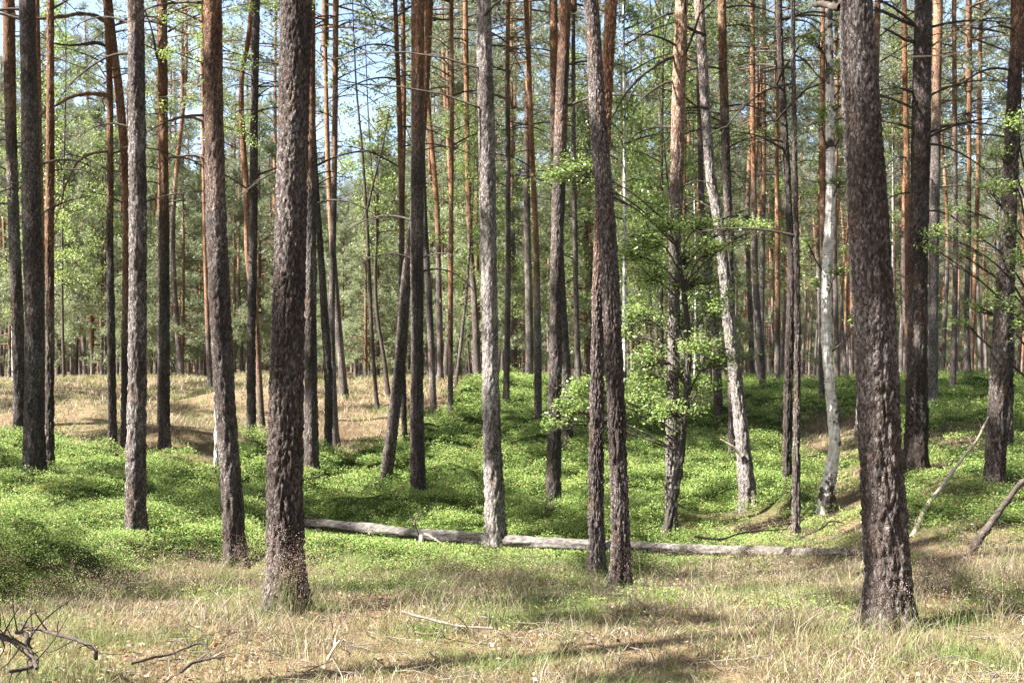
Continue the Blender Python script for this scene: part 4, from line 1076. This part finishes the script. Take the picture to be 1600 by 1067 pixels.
def stick(name, pxs, r0, r1, M, parent=None, twigs=0, seed=0, **kw):
    """pxs rows: photo x, photo y, distance"""
    rng = R(seed); P = np.array([wpt(*q) for q in pxs]); base = np.array(parent.location) if parent is not None else P[0].copy()
    n = max(8, 5 * len(P)); S = spline(P - base, n); mb = MB()
    S = S + np.cumsum(rng.randn(n, 3), 0) * r0 * 0.10 * np.minimum(1, np.arange(n) / 3)[:, None]
    tube(mb, S, np.linspace(r0, r1, n) * (1 + 0.12 * rng.randn(n)), 8, 0)
    for q in range(twigs):
        k = rng.randint(1, n - 1); L = rng.uniform(.08, .32); d = unit(S[min(n - 1, k + 1)] - S[k - 1])
        e = unit(d * .6 + rng.randn(3) * [0.8, .5, .8] + [0, 0, .3]); a = S[k]
        tube(mb, spline([a, a + e * L * .5 + rng.randn(3) * .03, a + e * L + rng.randn(3) * .05], 6), np.linspace(min(r1 * .55, .006), .0018, 6), 4, 0)
    return put(name, mb.mesh(name, [M]), parent, (0, 0, 0) if parent is not None else tuple(base), **kw)
Yg = 15.6
stick('branch_stub', [(658, 838, 15.3), (654, 848, 15.1), (650, 858, 14.9)], .03, .02, M_PALE, log)
stick('branch_stub', [(664, 834, 15.3), (676, 841, 15.1), (690, 850, 15.0)], .022, .01, M_DEAD, log)
stick('branch_stub', [(655, 838, 15.4), (648, 815, 15.4), (660, 795, 15.5)], .014, .006, M_TWIG, log, twigs=5, seed=3)
y0 = hit(1425, 842); 
stick('leaning_branch', [(1424, 842, y0), (1452, 790, y0 + .8), (1475, 757, y0 + 1.4), (1508, 712, y0 + 1.9), (1530, 680, y0 + 2.2), (1545, 650, y0 + 2.5)], .034, .012, M_PALE, twigs=12, seed=5,
      label='pale bare branch leaning up to the right against the dark right-edge pine', category='dead branch')
y0 = hit(1515, 866)
stick('leaning_branch', [(1512, 868, y0), (1530, 845, y0 + .2), (1552, 812, y0 + .4), (1570, 790, y0 + .6), (1600, 755, y0 + .8), (1640, 715, y0 + 1.0)], .045, .022, M_TWIG, twigs=12, seed=6,
      label='thicker dark dead branch rising out of the grass at the right edge', category='dead branch')
y0 = hit(755, 815)
stick('broken_branch', [(758, 818, y0), (742, 795, y0 + .3), (722, 768, y0 + .6)], .035, .02, M_DEAD, twigs=2, seed=7, label='broken dead branch slanting left out of the bilberries behind the pale grey pine', category='dead branch')
y0 = hit(20, 1000)
def yy(a, b): return hit(a, min(1060, b))
db = stick('dead_branch', [(-30, 985, 6.6), (0, 995, 6.6), (24, 1004, 6.55), (44, 1013, 6.5), (52, 1030, 6.4), (60, 1048, 6.25)], .017, .013, M_TWIG, twigs=16, seed=8, label='gnarled dark dead branch lying in the bottom left corner', category='dead branch')
stick('side_branch', [(46, 1014, 6.5), (42, 996, 6.5), (38, 989, 6.55), (26, 986, 6.6)], .017, .010, M_TWIG, db, twigs=3, seed=9)
stick('side_branch', [(52, 1040, 6.35), (30, 1046, 6.3), (12, 1050, 6.2)], .014, .008, M_TWIG, db, twigs=2, seed=10)
stick('dead_branch', [(32, 972, 7.3), (60, 982, 7.2), (85, 990, 7.1), (128, 1002, 7.0), (150, 1016, 6.9), (152, 1030, 6.8)], .012, .012, M_TWIG, twigs=8, seed=11, label='thin dark dead branch in the grass above the gnarled corner branch', category='dead branch')
stick('dead_branch', [(205, 1036, 6.6), (240, 1026, 6.65), (262, 1022, 6.7), (290, 1012, 6.7), (316, 1004, 6.7), (331, 1022, 6.6)], .010, .006, M_TWIG, twigs=5, seed=12, label='dark dead branch arching over the grass left of the thick dark pine', category='dead branch')
stick('dead_branch', [(282, 1050, 6.35), (300, 1036, 6.4), (330, 1028, 6.4), (350, 1026, 6.4)], .011, .006, M_TWIG, twigs=4, seed=13, label='short dark dead branch lowest at the foot of the arching one', category='dead branch')
stick('dead_twig', [(512, 1030, 6.7), (522, 1012, 6.7), (532, 1000, 6.7)], .009, .006, M_PALE, twigs=3, seed=14, label='small pale forked twig standing in the grass right of the thick dark pine', category='twig')
stick('dead_branch', [(628, 955, 8.3), (670, 966, 8.2), (710, 975, 8.1), (770, 980, 8.0)], .012, .008, M_DEAD, twigs=6, seed=15, label='thin dead branch lying in brown grass below the pale grey pine', category='dead branch')
stick('dead_branch', [(1085, 838, 13.3), (1120, 842, 13.3), (1160, 832, 13.5), (1230, 826, 13.8)], .014, .008, M_TWIG, twigs=8, seed=16, label='thin twiggy dead branch on the dry grass left of the close pair of pines', category='dead branch')
stick('dead_branch', [(1250, 840, 13.2), (1285, 825, 13.3), (1300, 815, 13.4), (1320, 818, 13.4)], .013, .006, M_TWIG, twigs=8, seed=17, label='dark twiggy dead branch right of the close pair of pines', category='dead branch')
# the white broken stub on the curved pine
cp = [o for o in bpy.data.objects if o.get('label', '').startswith('curved pale-barked')][0]
Yc = cp.location[1]
stick('branch_stub', [(1160, 712, Yc - .15), (1142, 697, Yc - .2), (1124, 686, Yc - .25)], .035, .012, M_PALE, cp, seed=18)
# long dead limbs that cross open sky, each on its tree
def limb_on(prefix, rows, r0, r1, M=None, twigs=4, seed=0):
    o = [q for q in bpy.data.objects if q.get('label', '').startswith(prefix)][0]; Y = o.location[1]
    stick('branch', [(a, b, Y + c) for a, b, c in rows], r0, r1, M or M_TWIG, o, twigs=twigs, seed=seed)
limb_on('bent orange pine', [(168, 36, 0), (150, 25, -.3), (130, 21, -.5), (100, 25, -.8), (60, 28, -1.1), (20, 24, -1.3)], .055, .02, M_LIMB, 8, 31)
limb_on('bent orange pine', [(172, 75, 0), (150, 68, -.2), (120, 72, -.4), (85, 70, -.6)], .05, .015, M_TWIG, 6, 32)
limb_on('slender upright pine', [(172, 150, 0), (150, 146, -.2), (120, 150, -.4), (90, 165, -.5), (60, 182, -.6)], .045, .02, M_LIMB, 6, 33)
limb_on('slender upright pine', [(173, 236, 0), (150, 238, -.2), (125, 250, -.4), (105, 285, -.5), (92, 330, -.6), (84, 355, -.6)], .03, .012, M_LIMB, 5, 34)
limb_on('orange pine with dead', [(252, 110, 0), (245, 85, -.1), (238, 50, -.2), (225, 10, -.3)], .03, .015, M_TWIG, 5, 35)
limb_on('orange pine with dead', [(263, 50, 0), (280, 38, -.2), (300, 28, -.3), (320, 20, -.5)], .022, .01, M_TWIG, 5, 36)
limb_on('thin sunlit orange', [(318, 190, 0), (300, 185, -.2), (285, 186, -.4), (268, 192, -.5)], .06, .03, M_LIMB, 3, 37)
limb_on('thin sunlit orange', [(319, 248, 0), (300, 244, -.2), (284, 245, -.4), (266, 246, -.5)], .05, .025, M_LIMB, 3, 38)
limb_on('strongly leaning', [(664, 88, 0), (680, 87, -.1), (692, 94, -.2), (704, 105, -.3), (716, 114, -.4)], .025, .012, M_TWIG, 1, 39)
limb_on('strongly leaning', [(668, 58, 0), (680, 60, -.1), (690, 68, -.2), (702, 78, -.3)], .022, .010, M_TWIG, 1, 40)
limb_on('bright orange-topped', [(1054, 88, 0), (1035, 95, -.3), (1015, 107, -.5), (995, 125, -.7), (975, 150, -.8), (957, 182, -.9)], .028, .012, M_TWIG, 2, 41)
limb_on('bright orange-topped', [(1053, 127, 0), (1035, 132, -.2), (1020, 140, -.3), (1005, 152, -.4), (990, 170, -.4)], .018, .008, M_TWIG, 2, 42)
limb_on('stout dark grey', [(1428, 40, 0), (1410, 32, -.3), (1390, 22, -.5), (1372, 14, -.7)], .03, .022, M_TWIG, 3, 43)
limb_on('stout dark grey', [(1428, 66, 0), (1412, 60, -.3), (1398, 52, -.4), (1380, 44, -.5)], .025, .015, M_TWIG, 3, 44)
limb_on('stout dark grey', [(1424, 144, 0), (1412, 138, -.2), (1402, 135, -.3), (1394, 134, -.3)], .022, .012, M_TWIG, 1, 45)
limb_on('stout dark grey', [(1426, 89, 0), (1450, 88, -.3), (1478, 86, -.5), (1505, 82, -.6), (1535, 83, -.8)], .016, .006, M_PALE, 3, 46)
limb_on('stout dark grey', [(1452, 75, 0), (1475, 62, -.3), (1500, 50, -.5), (1540, 25, -.6)], .018, .008, M_PALE, 4, 47)
limb_on('curved pale-barked', [(1100, 55, 0), (1090, 50, -.2), (1078, 44, -.3), (1068, 40, -.4)], .03, .02, M_TWIG, 1, 48)
limb_on('curved pale-barked', [(1106, 170, 0), (1092, 168, -.2), (1078, 168, -.3), (1068, 170, -.4)], .025, .015, M_TWIG, 1, 49)
limb_on('broad rough-barked', [(1313, 12, 0), (1302, 8, .1), (1290, 4, .2), (1270, 2, .3)], .03, .02, M_TWIG, 0, 50)
